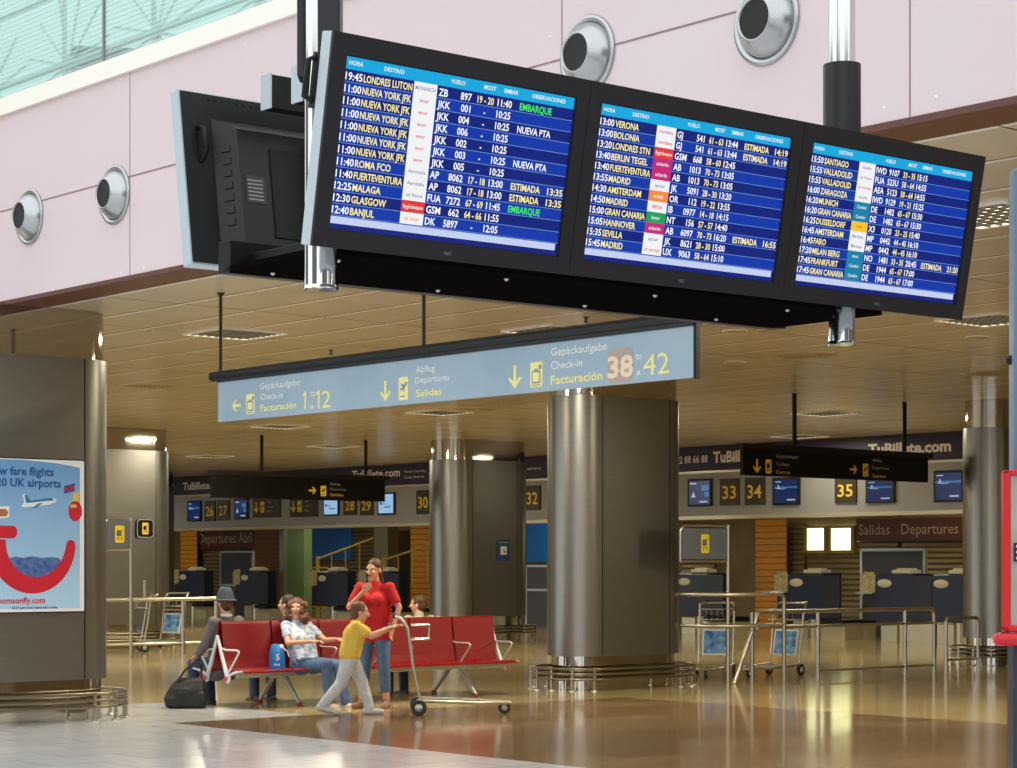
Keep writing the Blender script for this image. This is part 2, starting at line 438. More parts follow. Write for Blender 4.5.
# time | destination | logo kind | flight | number | desks | boarding | note (colour)
S1 = rows('''19:45|LONDRES LUTON|w:MONARCH|ZB|897|19 - 20|11:40|EMBARQUE|g|
11:00|NUEVA YORK JFK|r:ienor|JKK|001|-|10:25||w|
11:00|NUEVA YORK JFK|r:ienor|JKK|004|-|10:25|NUEVA PTA|w|
11:00|NUEVA YORK JFK|r:ienor|JKK|006|-|10:25||w|
11:00|NUEVA YORK JFK|r:ienor|JKK|002|-|10:25||w|
11:00|NUEVA YORK JFK|r:ienor|JKK|003|-|10:25|NUEVA PTA|w|
11:00|NUEVA YORK JFK|r:ienor|JKK|005|-|10:25||w|
11:40|ROMA FCO|w:Aeroitalia|AP|8062|17 - 18|13:00|ESTIMADA|y|13:35
11:40|FUERTEVENTURA|w:Aeroitalia|AP|8062|17 - 18|13:00|ESTIMADA|y|13:35
12:25|MALAGA|w:air futura|FUA|7272|67 - 69|11:45|EMBARQUE|g|
12:30|GLASGOW|R:flyglobespan|GSM|662|64 - 66|11:55||w|
12:40|BANJUL|o:air luxor|DK|5897|-|12:05||w|''')
S2 = rows('''13:00|VERONA|r:meridiana|GJ|541|61 - 63|13:44|ESTIMADA|y|14:19
13:00|BOLONIA|r:meridiana|GJ|541|61 - 63|13:44|ESTIMADA|y|14:19
13:20|LONDRES STN|R:flyglobespan|GSM|668|58 - 60|12:45||w|
13:40|BERLIN TEGEL|M:airberlin|AB|1013|70 - 73|13:05||w|
13:40|FUERTEVENTURA|M:airberlin|AB|1013|70 - 73|13:05||w|
13:55|MADRID|w:spanair|JK|5091|28 - 30|13:20||w|
14:30|AMSTERDAM|O:arkefly|OR|112|19 - 22|13:55||w|
14:50|MADRID|r:IBERIA|IB|0977|14 - 18|14:15||w|
15:00|GRAN CANARIA|G:binter|NT|156|57 - 57|14:40||w|
15:05|HANNOVER|M:airberlin|AB|6097|70 - 73|16:20|ESTIMADA|y|16:55
15:35|SEVILLA|w:spanair|JK|8621|28 - 30|15:00||w|
15:45|MADRID|r:air europa|UX|9063|58 - 64|15:10||w|''')
S3 = rows('''15:50|SANTIAGO|w:IslasAir|IWD|9107|33 - 35|15:15||w|
15:55|VALLADOLID|w:air futura|FUA|523U|58 - 64|14:55||w|
15:55|VALLADOLID|r:air europa|AEA|5123|58 - 64|14:55||w|
16:00|ZARAGOZA|w:IslasAir|IWD|9129|19 - 21|15:25||w|
16:20|MUNICH|T:Condor|DE|1482|65 - 67|15:30||w|
16:20|GRAN CANARIA|T:Condor|DE|1482|65 - 67|15:30||w|
16:25|DUSSELDORF|A:X-fly|X3|0120|23 - 25|15:40||w|
16:45|AMSTERDAM|w:Martinair|MP|0442|44 - 45|16:10||w|
16:45|FARO|w:Martinair|MP|0442|44 - 45|16:10||w|
17:20|MILAN BERG|T:neos|NO|1481|33 - 35|20:45|ESTIMADA|y|21:20
17:45|FRANKFURT|T:Condor|DE|1944|65 - 67|17:00||w|
17:45|GRAN CANARIA|T:Condor|DE|1944|65 - 67|17:00||w|''')
LOGO = {'w': (LW, GY), 'r': (LW, RD), 'o': (LW, OR_), 'R': (RD, LW), 'M': (MG, LW), 'O': (OR_, LW), 'G': (EM, LW), 'T': (TE, LW), 'A': (AM, RD)}
def screen_mesh(data):
    m = MB()
    # local frame of a screen: x right, z up, faces -y
    M = facing_mY((0, 0, 0))
    q = lambda x0, x1, y0, y1, mi, dz: m.flat([(x0*SW, (1-y1)*SH), (x1*SW, (1-y1)*SH), (x1*SW, (1-y0)*SH), (x0*SW, (1-y0)*SH)], M, mi, dz)
    q(0, 1, 0, 1, NV, .0005)
    q(0, 1, .0, .078, CY, .001)
    P = .0695; T0 = .082
    for x, t in ((.018, 'HORA'), (.16, 'DESTINO'), (.44, 'VUELO'), (.585, 'MOST'), (.675, 'EMBAR'), (.80, 'OBSERVACIONES')):
        m.text(t, M @ Matrix.Translation((x*SW, (1-.052)*SH, .0016)), .0135, WH, wx=1.0, bold=.01)
    for k in range(12):
        y = T0 + k*P
        q(0, 1, y, y+P, BL if k % 2 else NV, .001)
        q(0, 1, y+P-.004, y+P, LI, .0013)
        t, d, lg, fl_, no, ds, bo, note, nc, ex = data[k]
        yb = (1-y-P*.80)*SH; hh = .0225
        at = lambda x: M @ Matrix.Translation((x*SW, yb, .0018))
        m.text(t, at(.008), hh*1.04, WH, width=.068*SW, bold=.022)
        w = glyphs(d, .022)[2]*hh*.86
        m.text(d, at(.081), hh, YE, width=min(w, .200*SW), bold=.022)
        kind, ltx = lg.split(':'); bgc, fgc = LOGO[kind]
        q(.287, .385, y-.003, y+P-.003, bgc, .0021)
        lw = glyphs(ltx, .0)[2]*.0125
        m.text(ltx, M @ Matrix.Translation((.336*SW, (1-y-P*.62)*SH, .0026)), .0125, fgc, width=min(lw, .085*SW), align='C', bold=.01)
        m.text(fl_, at(.393), hh*1.04, WH, wx=.92, bold=.022)
        m.text(no, M @ Matrix.Translation((.535*SW, yb, .0018)), hh*1.04, WH, wx=.9, bold=.022, align='R')
        m.text(ds, M @ Matrix.Translation((.597*SW, yb, .0018)), hh, YE if len(ds) > 1 else WH, wx=.8, bold=.022, align='C')
        m.text(bo, at(.650), hh*1.04, WH, wx=.9, bold=.022)
        if note: m.text(note, at(.75), hh, {'g': GR, 'w': WH, 'y': YE}[nc], wx=.86, bold=.022)
        if ex: m.text(ex, at(.918), hh, YE, width=.072*SW, bold=.022)
    q(.0, .985, T0+12*P+.004, T0+12*P+.046, BA, .0012)
    return m
def casing(m_side=0, m_back=1):
    """pale grey aluminium side shell and black back; screen plane is y=0, x 0..SW, z 0..SH"""
    x0, x1, z0, z1 = -.056, SW+.053, -.055, SH+.062
    a = MB(); a.bx(x0, x1, .0, .055, z0, z1, 0, bev=.004)
    return a, (x0, x1, z0, z1)
def make_display(k, data, label):
    d = thing('flight_display', label, 'display screen', rackM @ V((k*PITCH, 0, 0)), -.026, 'flight information displays in the hanging row')
    d.rotation_euler = (TILT, 0, -.026)
    a, (x0, x1, z0, z1) = casing(); a.build('casing', M_GREYALU, d)
    b = MB()
    for A in ((x0, 0, z0, z1), (SW, x1, z0, z1), (0, SW, z0, 0), (0, SW, SH, z1)): b.bx(A[0], A[1], -.009, .002, A[2], A[3])
    # chamfered inner lip round the glass
    for A in ((-.004, .004, 0, SH), (SW-.004, SW+.004, 0, SH), (0, SW, -.004, .004), (0, SW, SH-.004, SH+.004)): b.bx(A[0], A[1], -.005, .002, A[2], A[3])
    b.build('bezel', M_BEZEL, d)
    s = screen_mesh(data); s.build('screen', SCR, d, auto=False)
    h = MB(); h.bx(.02, SW-.02, .055, .10, .03, SH-.03); h.bx(.12, SW-.12, .10, .15, .08, SH-.08); h.build('back_housing', M_BLACK, d)
    l = MB(); l.text('NEC', facing_mY((SW/2, -.0095, -.036)), .011, wx=1.1, align='C'); l.build('maker_mark', mat('mark_grey', (120, 120, 126)), d, auto=False)
    if k == 0:
        g = MB(); g.tube([(x0+.001, .075, SH*.72), (x0-.018, .085, SH*.74), (x0-.018, .085, SH*.95), (x0+.001, .075, SH*.97)], .009); g.bx(x0, x0+.06, .055, .09, SH*.68, SH*1.0); g.build('handle', M_BLACK, d)
    return d
make_display(0, S1, 'flight display at the near end of the row, first line to Londres Luton')
make_display(1, S2, 'middle flight display of the hanging row, first line to Verona')
make_display(2, S3, 'flight display at the far end of the row, first line to Santiago')
# the display that faces away: only its black back is seen
YR = 6.40
rb = thing('rear_flight_display', 'black backed flight display facing away, left of the lit row', 'display screen', rackM @ V((.24, 1.13, .09)), 0)
rb.rotation_euler = (-TILT*.8, 0, -.026)
a, (x0, x1, z0, z1) = casing()
a.build('casing', M_GREYALU, rb)           # screen side is +y here
a = MB(); a.bx(x0+.008, x1-.008, -.006, .002, z0+.008, z1-.008)
for k in range(26): a.bx(.06+k*.03, .07+k*.03, -.008, -.005, z1-.03, z1-.022)
a.build('back_plate', M_BLACK, rb)
a = MB()   # raised back with sloping sides
bx0, bx1, bz0, bz1 = .07, SW-.02, .0, SH-.035
ix0, ix1, iz0, iz1 = bx0+.06, bx1-.06, bz0+.03, bz1-.05
o4 = [(bx0, -.006, bz0), (bx1, -.006, bz0), (bx1, -.006, bz1), (bx0, -.006, bz1)]
i4 = [(ix0, -.075, iz0), (ix1, -.075, iz0), (ix1, -.075, iz1), (ix0, -.075, iz1)]
for k in range(4): a.face([o4[k], o4[(k+1) % 4], i4[(k+1) % 4], i4[k]])
a.face(i4)
for k in range(7): a.box((bx0+.028, -.043, bz0+.10+k*.045), (.03, .006, .022), rot=(0, 0, -.86))
a.build('back_housing', mat('back_black', (22, 22, 25), .45), rb)
a = MB(); a.bx(ix0+.13, ix0+.30, -.081, -.074, iz0+.02, iz1-.06); a.build('cover_plate', M_BLACK2, rb)
a = MB(); a.bx(ix0+.30, ix0+.35, -.17, -.074, iz0-.01, iz1-.02)
for k in range(5): a.bx(ix0+.297, ix0+.302, -.16, -.09, iz1-.06-k*.016, iz1-.053-k*.016)
a.build('connector_box', mat('connector_grey', (70, 80, 92), .45, .4), rb)
a = MB()
for z in (iz0+.02, .24, iz1-.05):
    for y in (-.15, -.10): a.ball((ix0+.297, y, z), .008, seg=8)
a.build('screw', M_ALU, rb)
a = MB(); a.bx(ix0+.02, ix0+.10, -.0775, -.074, .17, .27); 
for k in range(6): a.bx(ix0+.027, ix0+.09, -.0785, -.077, .18+k*.014, .186+k*.014, 1)
a.build('rating_plate', [mat('plate_dark', (60, 60, 60)), mat('plate_print', (150, 150, 146))], rb)
a = MB(); a.tube([(.012, -.006, SH*.86), (.016, -.035, SH*.84), (.022, -.04, SH*.68), (.016, -.006, SH*.62)], .009); a.build('handle', M_BLACK, rb)
# gantry: two masts, the shelf plate, brackets
gz = thing('display_gantry', 'dark hanging frame with two chrome masts carrying the flight screens', 'display frame', (3.9, 5.6, 2.4))
def gl(p): return V(p) - gz.location
p1 = onY(321, 290, 5.50); p2 = onY(842, 345, 5.50)
for (p, lo, hi, slot) in ((p1, p1.z, 9., True), (p2, p2.z, 9., False)):
    c = gl((p.x, p.y, 0))
    a = MB(); a.tube([(c.x, c.y, lo-gz.location.z), (c.x, c.y, hi)], .053, seg=28); a.lathe([(.056, 0), (.056, .012), (.053, .014)], Matrix.Translation((c.x, c.y, lo-gz.location.z)), seg=28); a.build('mast', M_CHROME, gz)
    a = MB()
    if slot:
        zt, zb_ = 9., onY(321, 78, 5.5).z-gz.location.z
        for k0, k1 in ((-.077, -.050), (-.006, .066)):
            dirx = V((_c, -_s, 0))
            for q in (0,):
                A = V((c.x, c.y, 0)) + dirx*((k0+k1)/2) + V((_s, _c, 0))*(.035 if k0 < -.02 else -.0)
                a.box((A.x, A.y, (zb_+zt)/2), (k1-k0, .09 if k0 < -.02 else .13, zt-zb_), rot=(0, 0, -YAW), bev=.008)
    else:
        zt, zb_ = onY(842, 65, 5.5).z-gz.location.z, onY(842, 150, 5.5).z-gz.location.z-.3
        a.tube([(c.x, c.y, zb_), (c.x, c.y, zt)], .075, seg=28)
    a.build('mast_sleeve', M_DARK, gz)
RM = Matrix.Rotation(-.026, 4, 'Z')
a = MB()
def rbx(x0, x1, y0, y1, z0, z1):
    a.box(gl(rackM @ V(((x0+x1)/2, (y0+y1)/2, (z0+z1)/2))), (x1-x0, y1-y0, z1-z0), rot=(0, 0, -.026), bev=.004)
rbx(.22, 2.95, .34, .95, -.012, .012)
a.build('shelf_plate', mat('plate_brown', (16, 14, 13), .7, spec=.0), gz)
a = MB()
rbx(.22, 3.0, .34, .40, .012, .10); rbx(.22, 3.0, .92, 1.0, -.012, .10)
for k in range(7): rbx(.3+k*.42, .36+k*.42, .15, .95, .012, .06)
a.build('crossbar', M_BLACK, gz)
a = MB()
for k in range(4): 
    for y in (.40, .8): a.ball(gl(rackM @ V((.35+k*.72, y+.05, -.012))), .009, seg=8)
a.build('bolt', M_ALU, gz)
# hooking brackets behind the first display: dark tubes with pale ends
for (px, py, Yd) in ((267, 92, 6.2), (298, 84, 5.75)):
    p = gl(onY(px, py, Yd)); a = MB()
    a.box(p+V((.26, 0, 0)), (.52, .06, .12), rot=(0, 0, -.026), bev=.003); a.build('bracket', M_BLACK, gz)
    a = MB(); a.box(p+V((-.003, .0, 0)), (.006, .064, .124), rot=(0, 0, -.026)); a.build('bracket_end', M_GREYALU, gz)
for px in (267, 420, 560, 700):
    pass

# ------------------------------------------------------------------ blue hanging sign
XS = 11.0
z0 = onX(218, 422, XS).z; z1 = onX(218, 383, XS).z + .005
ya = onX(218, 400, XS).y; yb = onX(694, 350, XS).y
sg = thing('hanging_sign', 'long pale blue hanging sign to check-in 1 to 12, departures and 38 to 42', 'sign', (XS, ya, z0))
Lg = ya-yb; hs = z1-z0
m = MB(); m.bx(0, .03, -Lg, 0, 0, hs, 0)
m.build('panel', noisy('sign_blue', (172, 194, 210), (158, 182, 202), .8, .45), sg)
m = MB(); m.bx(-.006, .034, -Lg-.03, -Lg, -.01, hs+.06); m.build('end_cap', M_BLACK, sg)
m = MB(); m.tube([(.03, .14, hs+.065), (.03, -Lg-.03, hs+.065)], .05, seg=18); m.bx(-.012, .075, -Lg, .0, hs-.002, hs+.03); m.build('top_rail', M_DARK, sg)
for px, py in ((218, 297), (421, 292), (640, 280)):
    y = onX(px, py, XS).y
    m = MB(); m.tube([(.03, y-ya, hs+.06), (.03, y-ya, H-z0)], .016); m.lathe([(.016, -.03), (.04, -.005), (.04, 0)], Matrix.Translation((.03, y-ya, H-z0))); m.build('hanger_rod', M_DARK, sg)
m = MB(); Ms = facing_mX((-.002, 0, 0))
SMATS = [M_SIGNY, M_SIGNW, mat('sign_pic_blue', (120, 150, 176)), mat('patch', (190, 170, 158)), mat('number_cream', (250, 226, 196))]
SY, SWt, SDK, SPT = 0, 1, 2, 3
def sp(px, py): p = onX(px, py, XS-.002); return (ya-p.y, p.z-z0)
def arrow(px, py, ang, size): MB().flat(arrow_poly(ang, size, *sp(px, py)), Ms, SY, .001).build('arrow', SMATS, sg, auto=False)
def pic(fn, size, px, py):
    q = MB(); fn(q, Ms, size, SY, 2, *sp(px, py)); q.build('pictogram', SMATS, sg, auto=False)
def flush():
    global m
    if not m.bm.faces: return
    m.build('lettering', SMATS, sg, auto=False); m = MB()
def one(px, py, hpx):
    x0_, y0_ = sp(px, py); h_ = sp(px, py-hpx)[1]-y0_; w_ = h_*.16
    m.flat([(x0_-w_/2, y0_), (x0_+w_/2, y0_), (x0_+w_/2, y0_+h_), (x0_-w_*.35, y0_+h_), (x0_-w_*1.7, y0_+h_*.84), (x0_-w_*1.5, y0_+h_*.73), (x0_-w_/2, y0_+h_*.80)], Ms, SY, .001)
def line(t, pxa, pya, pxb, hpx, mi, bold=.008):
    x0_, y0_ = sp(pxa, pya); x1_, _ = sp(pxb, pya); h_ = sp(pxa, pya-hpx)[1]-y0_
    m.text(t, Ms @ Matrix.Translation((x0_, y0_, .001)), h_, mi, width=x1_-x0_, bold=bold); flush()
arrow(236.5, 405.5, PI, .15)
pic(picto_case, .19, 250.5, 404)
line('Gepäckaufgabe', 260, 389.5, 299.5, 6.6, SWt); line('Check-in', 260.5, 400.2, 283, 6.6, SWt); line('Facturación', 260.5, 411.5, 296.5, 7, SY, .02)
one(305.5, 409.5, 18); line('to', 310.5, 396.5, 315.5, 7, SWt); line('a', 310.5, 408.5, 314, 5.2, SWt); flush(); one(319, 408.4, 18); line('2', 322, 408, 331, 18, SY, 0); flush()
arrow(385.5, 391, -PI/2, .18); pic(picto_plane, .2, 403.5, 388.5)
line('Abflug', 416, 373, 435, 6.8, SWt); line('Departures', 415.5, 383.5, 449.5, 6.8, SWt); line('Salidas', 416, 397, 442, 7.4, SY, .02); flush()
arrow(515, 377, -PI/2, .19); pic(picto_case, .2, 536.5, 374.5)
line('Gepäckaufgabe', 551, 356, 607, 8.2, SWt); line('Check-in', 551, 369.5, 582.5, 8.4, SWt); line('Facturación', 551, 384.5, 602.5, 9, SY, .02)
x_, y_ = sp(620, 365.5); m.flat(rrect(.27, .25, .04, 3, x_, y_), Ms, SPT, .0008)
line('38', 607.5, 378, 633.5, 21.5, 4, .03); line('to', 636, 360, 642, 8, SWt); line('a', 636.5, 375, 641, 6.5, SWt); line('42', 643.5, 375.5, 669.5, 22, SY, 0)
flush()

# ------------------------------------------------------------------ pillars
def stadium(R, L, n=14):
    pts = []
    for i in range(n+1):
        a = -PI/2 + PI*i/n; pts.append((L/2 + R*math.cos(a), R*math.sin(a)))
    for i in range(n+1):
        a = PI/2 + PI*i/n; pts.append((-L/2 + R*math.cos(a), R*math.sin(a)))
    return pts
def loft(mb, rings, mi=0, cap=True):
    vs = [[mb.bm.verts.new(p) for p in r] for r in rings]; n = len(vs[0])
    for a, b in zip(vs, vs[1:]):
        for j in range(n):
            f = mb.bm.faces.new((a[j], a[(j+1) % n], b[(j+1) % n], b[j])); f.material_index = mi; f.smooth = True
    if cap:
        for z in (rings[0][::-1], rings[-1]): mb.bm.faces.new([mb.bm.verts.new(p) for p in z])
def pillar(cx, cy, R, L, label, zt=3.74, zb=.43, rlabel=None, ring=.21):
    t = thing('steel_pillar', label, 'pillar', (cx, cy, 0), 0, 'oval steel pillars of the hall')
    c3 = lambda off, z: [(x, y, z) for x, y in stadium(R+off, L, 18)]
    m = MB(); loft(m, [c3(0, zb), c3(0, zt)]); m.build('cladding', M_BRUSH, t)
    m = MB(); loft(m, [c3(-.05, 0), c3(-.05, zb)]); m.build('base', M_MIRROR, t)
    m = MB(); loft(m, [c3(-.03, zt), c3(-.03, H)]); m.build('capital', M_MIRROR, t)
    m = MB()
    for x in (-L/2, L/2): m.bx(x-.006, x+.006, -R-.004, -R+.01, zb, zt)
    m.build('seam_strip', mat('seam_dark', (70, 66, 62), .3, .9), t)
    g = thing('guard_rail', rlabel, 'guard rail', (cx, cy, 0), 0, 'low guard rails round the pillars')
    st = stadium(R+ring, L, 14)
    for z in (.15, .215, .28):
        m = MB(); m.tube([(x, y, z) for x, y in st] + [(st[0][0], st[0][1], z)], .017, seg=8, cap=False); m.build('rail', M_RAIL, g)
    n = 14
    for k in range(n):
        x, y = st[int(k*len(st)/n)]
        m = MB(); m.bx(x-.012, x+.012, y-.012, y+.012, 0, .3); m.lathe([(.045, 0), (.045, .012), (.0, .02)], Matrix.Translation((x, y, 0)), seg=12); m.build('post', M_STEEL, g)
    return t
def pil_x(px_sil, side, Y, R, L):
    """X centre so that the given silhouette falls at px"""
    d = ray(px_sil, 600); t = Y/d.y; P = V((d.x*t, Y, 0)); depth = t
    off = R + 0
    r2 = V((_c, -_s, 0))
    # silhouette point = end-circle centre +- R*camera right ; solve on the row Y
    s_ = 1 if side == 'R' else -1
    # centre of end circle projects R left/right of the silhouette
    d2 = ray(px_sil - s_*R*F/depth, 600); X = d2.x*(Y/d2.y)
    return X - s_*L/2
YP = 19.85
MIDR, MIDL = .42, 1.2
xm = pil_x(547, 'L', YP, MIDR, MIDL)
pillar(xm, YP, MIDR, MIDL, 'wide brushed steel pillar standing in the middle of the hall floor', rlabel='low three-bar steel guard rail round the middle pillar')
LP = (pil_x(105, 'R', 19.55, .43, 1.9), 19.55, .43, 1.9)
pillar(*LP, 'brushed steel pillar carrying the smile poster at the far left', zt=3.7, zb=.42, rlabel='low three-bar steel guard rail round the poster pillar')
xr = pil_x(963, 'L', 20.4, .42, 1.2)
pillar(xr, 20.4, .42, 1.2, 'brushed steel pillar beside the red machine at the right edge', zt=3.76, rlabel='low three-bar steel guard rail at the right edge pillar')
YQ = 34.3
x2 = pil_x(429, 'L', YQ, .56, 1.22)
pillar(x2, YQ, .56, 1.22, 'distant steel pillar with a small blue notice behind the red bench', zt=3.78, zb=.5, rlabel='low steel guard rail round the distant pillar behind the bench')
x3 = pil_x(168, 'R', 35.6, .5, 1.3)
pillar(x3, 35.6, .5, 1.3, 'distant steel pillar with a square trolley sign behind the left trolleys', zt=3.78, zb=.45, rlabel='low steel guard rail behind the left trolleys')
x4 = pil_x(174, 'R', 51.5, .4, .6)
pillar(x4, 51.5, .4, .6, 'farthest narrow steel pillar half hidden at the end of the far counters', zt=3.78, rlabel='low guard rail at the farthest narrow pillar')

# poster on the left pillar
yp = LP[1]-LP[3]*0 - .43
def pp(px, py): return onY(px, py, yp-.045)
A = pp(85, 460); B = pp(85, 612)
W = 1.72
po = thing('smile_poster', 'pale blue low fare poster with a red smile on the left pillar', 'poster', (A.x-W, yp-.002, B.z))
hp = A.z-B.z
m = MB(); m.bx(0, W, -.035, 0, 0, hp); m.build('board', M_BLACK, po)
def poster_mat():
    mm = mat('poster_blue', (140, 186, 228), .4); t = NT(mm)
    tc = t.n('TexCoord'); s_ = t.n('SeparateXYZ'); t.l(tc.outputs['Object'], s_.inputs[0])
    f = t.math('DIVIDE', s_.outputs[2], hp)
    x = t.ramp(f, .1, .95, srgb(176, 212, 240), srgb(112, 164, 216)); t.l(x, t.b.inputs['Base Color']); return mm
m = MB(); Mp = facing_mY((0, -.0355, 0))
m.flat([(.0, .01), (W-.006, .01), (W-.006, hp-.01), (.0, hp-.01)], Mp, 0)
m.flat([(.0, .05), (W-.06, .04)] + [(W-.055+.0*math.sin(k), .04+(hp-.12)*k/10) for k in range(11)] + [(W-.3, hp-.045), (W-.7, hp-.02), (.0, hp-.02)], Mp, 1, .001)
def q2(px, py): p = pp(px, py); return (p.x-po.location.x, p.z-po.location.z)
def ptext(t, pxr, py, h, mi, wx=1.0, bold=.026):
    x, y = q2(pxr, py); m.text(t, Mp @ Matrix.Translation((x, y, .0025)), h, mi, wx=wx, bold=bold, align='R')
ptext('Low fare flights', 54, 476, .085, 2); ptext('to 20 UK airports', 61, 487.5, .085, 2)
ptext('Thomsonfly.com', 45.5, 603, .062, 3); ptext("Don't just travel, travel with a smile.", 58, 608.5, .028, 2, .9)
# smile: thick red arc with a serif
def arc(cx, cy, r, w, a0, a1, n=24):
    return [(cx + (r+w/2)*math.cos(a0+(a1-a0)*k/n), cy + (r+w/2)*math.sin(a0+(a1-a0)*k/n)) for k in range(n+1)] + [(cx + (r-w/2)*math.cos(a1-(a1-a0)*k/n), cy + (r-w/2)*math.sin(a1-(a1-a0)*k/n)) for k in range(n+1)]
sx, sy = q2(34.5, 555)
sea = [(sx-.27, sy-.03), (sx-.2, sy-.015), (sx-.12, sy-.03), (sx-.02, sy-.012), (sx+.08, sy-.03), (sx+.2, sy-.02), (sx+.27, sy-.03)] + [(sx+.30*math.cos(a), sy-.03+.24*math.sin(a)) for a in [-.1-k*(PI-.2)/12 for k in range(13)]]
m.flat(sea, Mp, 4, .0015)
scx, scy = q2(34.5, 541); SA, SB = .412, .445
for k in range(32):   # tapered smile stroke
    a0, a1 = math.radians(178+k*177/32), math.radians(178+(k+1)*177/32)
    w0, w1 = .20 - .095*(k/32)**1.5, .20 - .095*((k+1)/32)**1.5
    m.flat([(scx+(SA+s_*w/2)*math.cos(a), scy+(SB+s_*w/2)*math.sin(a)) for a, w, s_ in ((a0, w0, 1), (a1, w1, 1), (a1, w1, -1), (a0, w0, -1))], Mp, 3, .002)
ea = math.radians(355); m.flat([(scx+SA*math.cos(ea)+.0525*math.cos(b), scy+SB*math.sin(ea)+.0525*math.sin(b)) for b in [2*PI*k/16 for k in range(16)]], Mp, 3, .0022)
bx_, by_ = q2(10, 532); m.flat(rrect(.24, .125, .05, 5, bx_-.04, by_), Mp, 3, .0023)

# aeroplane, balloon with flag, hand card
ax, ay = q2(40, 503)
fus = [(-.16, -.04), (.10, -.012), (.17, .015), (.175, .03), (.14, .05), (.05, .04), (-.10, .012), (-.15, .075), (-.175, .075), (-.16, .0), (-.19, -.03)]
m.flat([(ax+x*1.08, ay+y*1.15) for x, y in fus], Mp, 0, .0018); m.flat([(ax+x, ay+y+.008) for x, y in [(-.15, -.012), (.06, .012), (.165, .02), (.135, .048), (.05, .038), (-.10, .014), (-.148, .07), (-.17, .07)]], Mp, 5, .0022); m.flat([(ax-.02, ay-.005), (ax+.04, ay+.005), (ax-.05, ay-.055), (ax-.08, ay-.055)], Mp, 5, .0024)
ox, oy = q2(75.5, 511); m.flat([(ox+.078*math.cos(b), oy+.105*math.sin(b)) for b in [2*PI*k/20 for k in range(20)]], Mp, 3, .0018); m.flat(rrect(.07, .03, .01, 2, ox-.02, oy+.05), Mp, 6, .0024)
m.flat([(ox-.03, oy+.1), (ox+.04, oy+.1), (ox+.04, oy+.2), (ox, oy+.18), (ox-.02, oy+.2)], Mp, 6, .002)
fx, fy = q2(69.5, 489); m.flat([(fx-.06, fy-.05), (fx+.06, fy-.02), (fx+.065, fy+.06), (fx-.055, fy+.03)], Mp, 2, .002)
m.flat([(fx-.06, fy-.02), (fx+.06, fy+.01), (fx+.062, fy+.03), (fx-.058, fy+.0)], Mp, 3, .0024); m.flat([(fx-.01, fy-.04), (fx+.01, fy-.035), (fx+.013, fy+.045), (fx-.007, fy+.04)], Mp, 3, .0024)
hx, hy = q2(4, 512); m.flat([(hx-.1, hy-.075), (hx+.06, hy-.05), (hx+.06, hy+.06), (hx-.1, hy+.05)], Mp, 0, .0018); m.flat([(hx-.1, hy-.05), (hx+.03, hy-.04), (hx+.05, hy+.0), (hx+.02, hy+.03), (hx-.1, hy+.03)], Mp, 7, .0022)
m.build('print', [M_WHITE, poster_mat(), mat('poster_navy', (28, 84, 150)), mat('poster_red', (206, 20, 48)), noisy('poster_sea', (52, 84, 150), (90, 120, 176), 18), mat('poster_midblue', (44, 124, 178)), mat('poster_yellow', (226, 196, 70)), mat('poster_tan', (176, 112, 66))], po, auto=False)

# small notices on the distant pillars
def notice(pxa, pya, pxb, pyb, Y, name, label, cat, fn, rot=0):
    a_ = onY(pxa, pya, Y); b_ = onY(pxb, pyb, Y); w, h = b_.x-a_.x, a_.z-b_.z
    t = thing(name, label, cat, (a_.x, Y, b_.z)); fn(t, w, h); return t
def f_blue(t, w, h):
    m = MB(); m.bx(0, w, -.012, 0, 0, h); m.build('plate', mat('notice_blue', (40, 78, 128), .4), t)
    m = MB(); M = facing_mY((w/2, -.0125, h*.5)); m.flat(rrect(w*.5, h*.4, .02, 3), M, 0, .001); m.flat([(-.04, .03), (.06, -.02), (.03, -.06)], M, 1, .002); m.flat([(-w*.4, h*.38), (w*.4, h*.38), (w*.4, h*.4), (-w*.4, h*.4)], M, 0, .001); m.build('print', [M_WHITE, MATS['notice_blue']], t, auto=False)
notice(497, 540, 509.5, 561, YQ-.57, 'wall_notice', 'small blue notice with a white pictogram on the distant pillar', 'notice', f_blue)
def f_trol(t, w, h):
    m = MB(); m.prism(rrect(w, h, w*.2, 4, w/2, h/2), facing_mY((0, 0, 0)), .03); m.build('plate', M_SIGNBK, t)
    m = MB(); M = facing_mY((w/2, -.031, h/2)); m.flat(rrect(w*.98, h*.98, w*.2, 4), M, 1, .0); m.flat(rrect(w*.9, h*.9, w*.17, 4), M, 2, .0006); picto_cart(m, M, h*.62, 0, 2, 0, 0); m.build('print', [M_YEL, M_ALU, M_SIGNBK], t, auto=False)
notice(136, 519, 153, 538, 35.6-.51, 'pictogram_sign', 'square black sign with yellow trolley symbol on the distant left pillar', 'sign', f_trol)

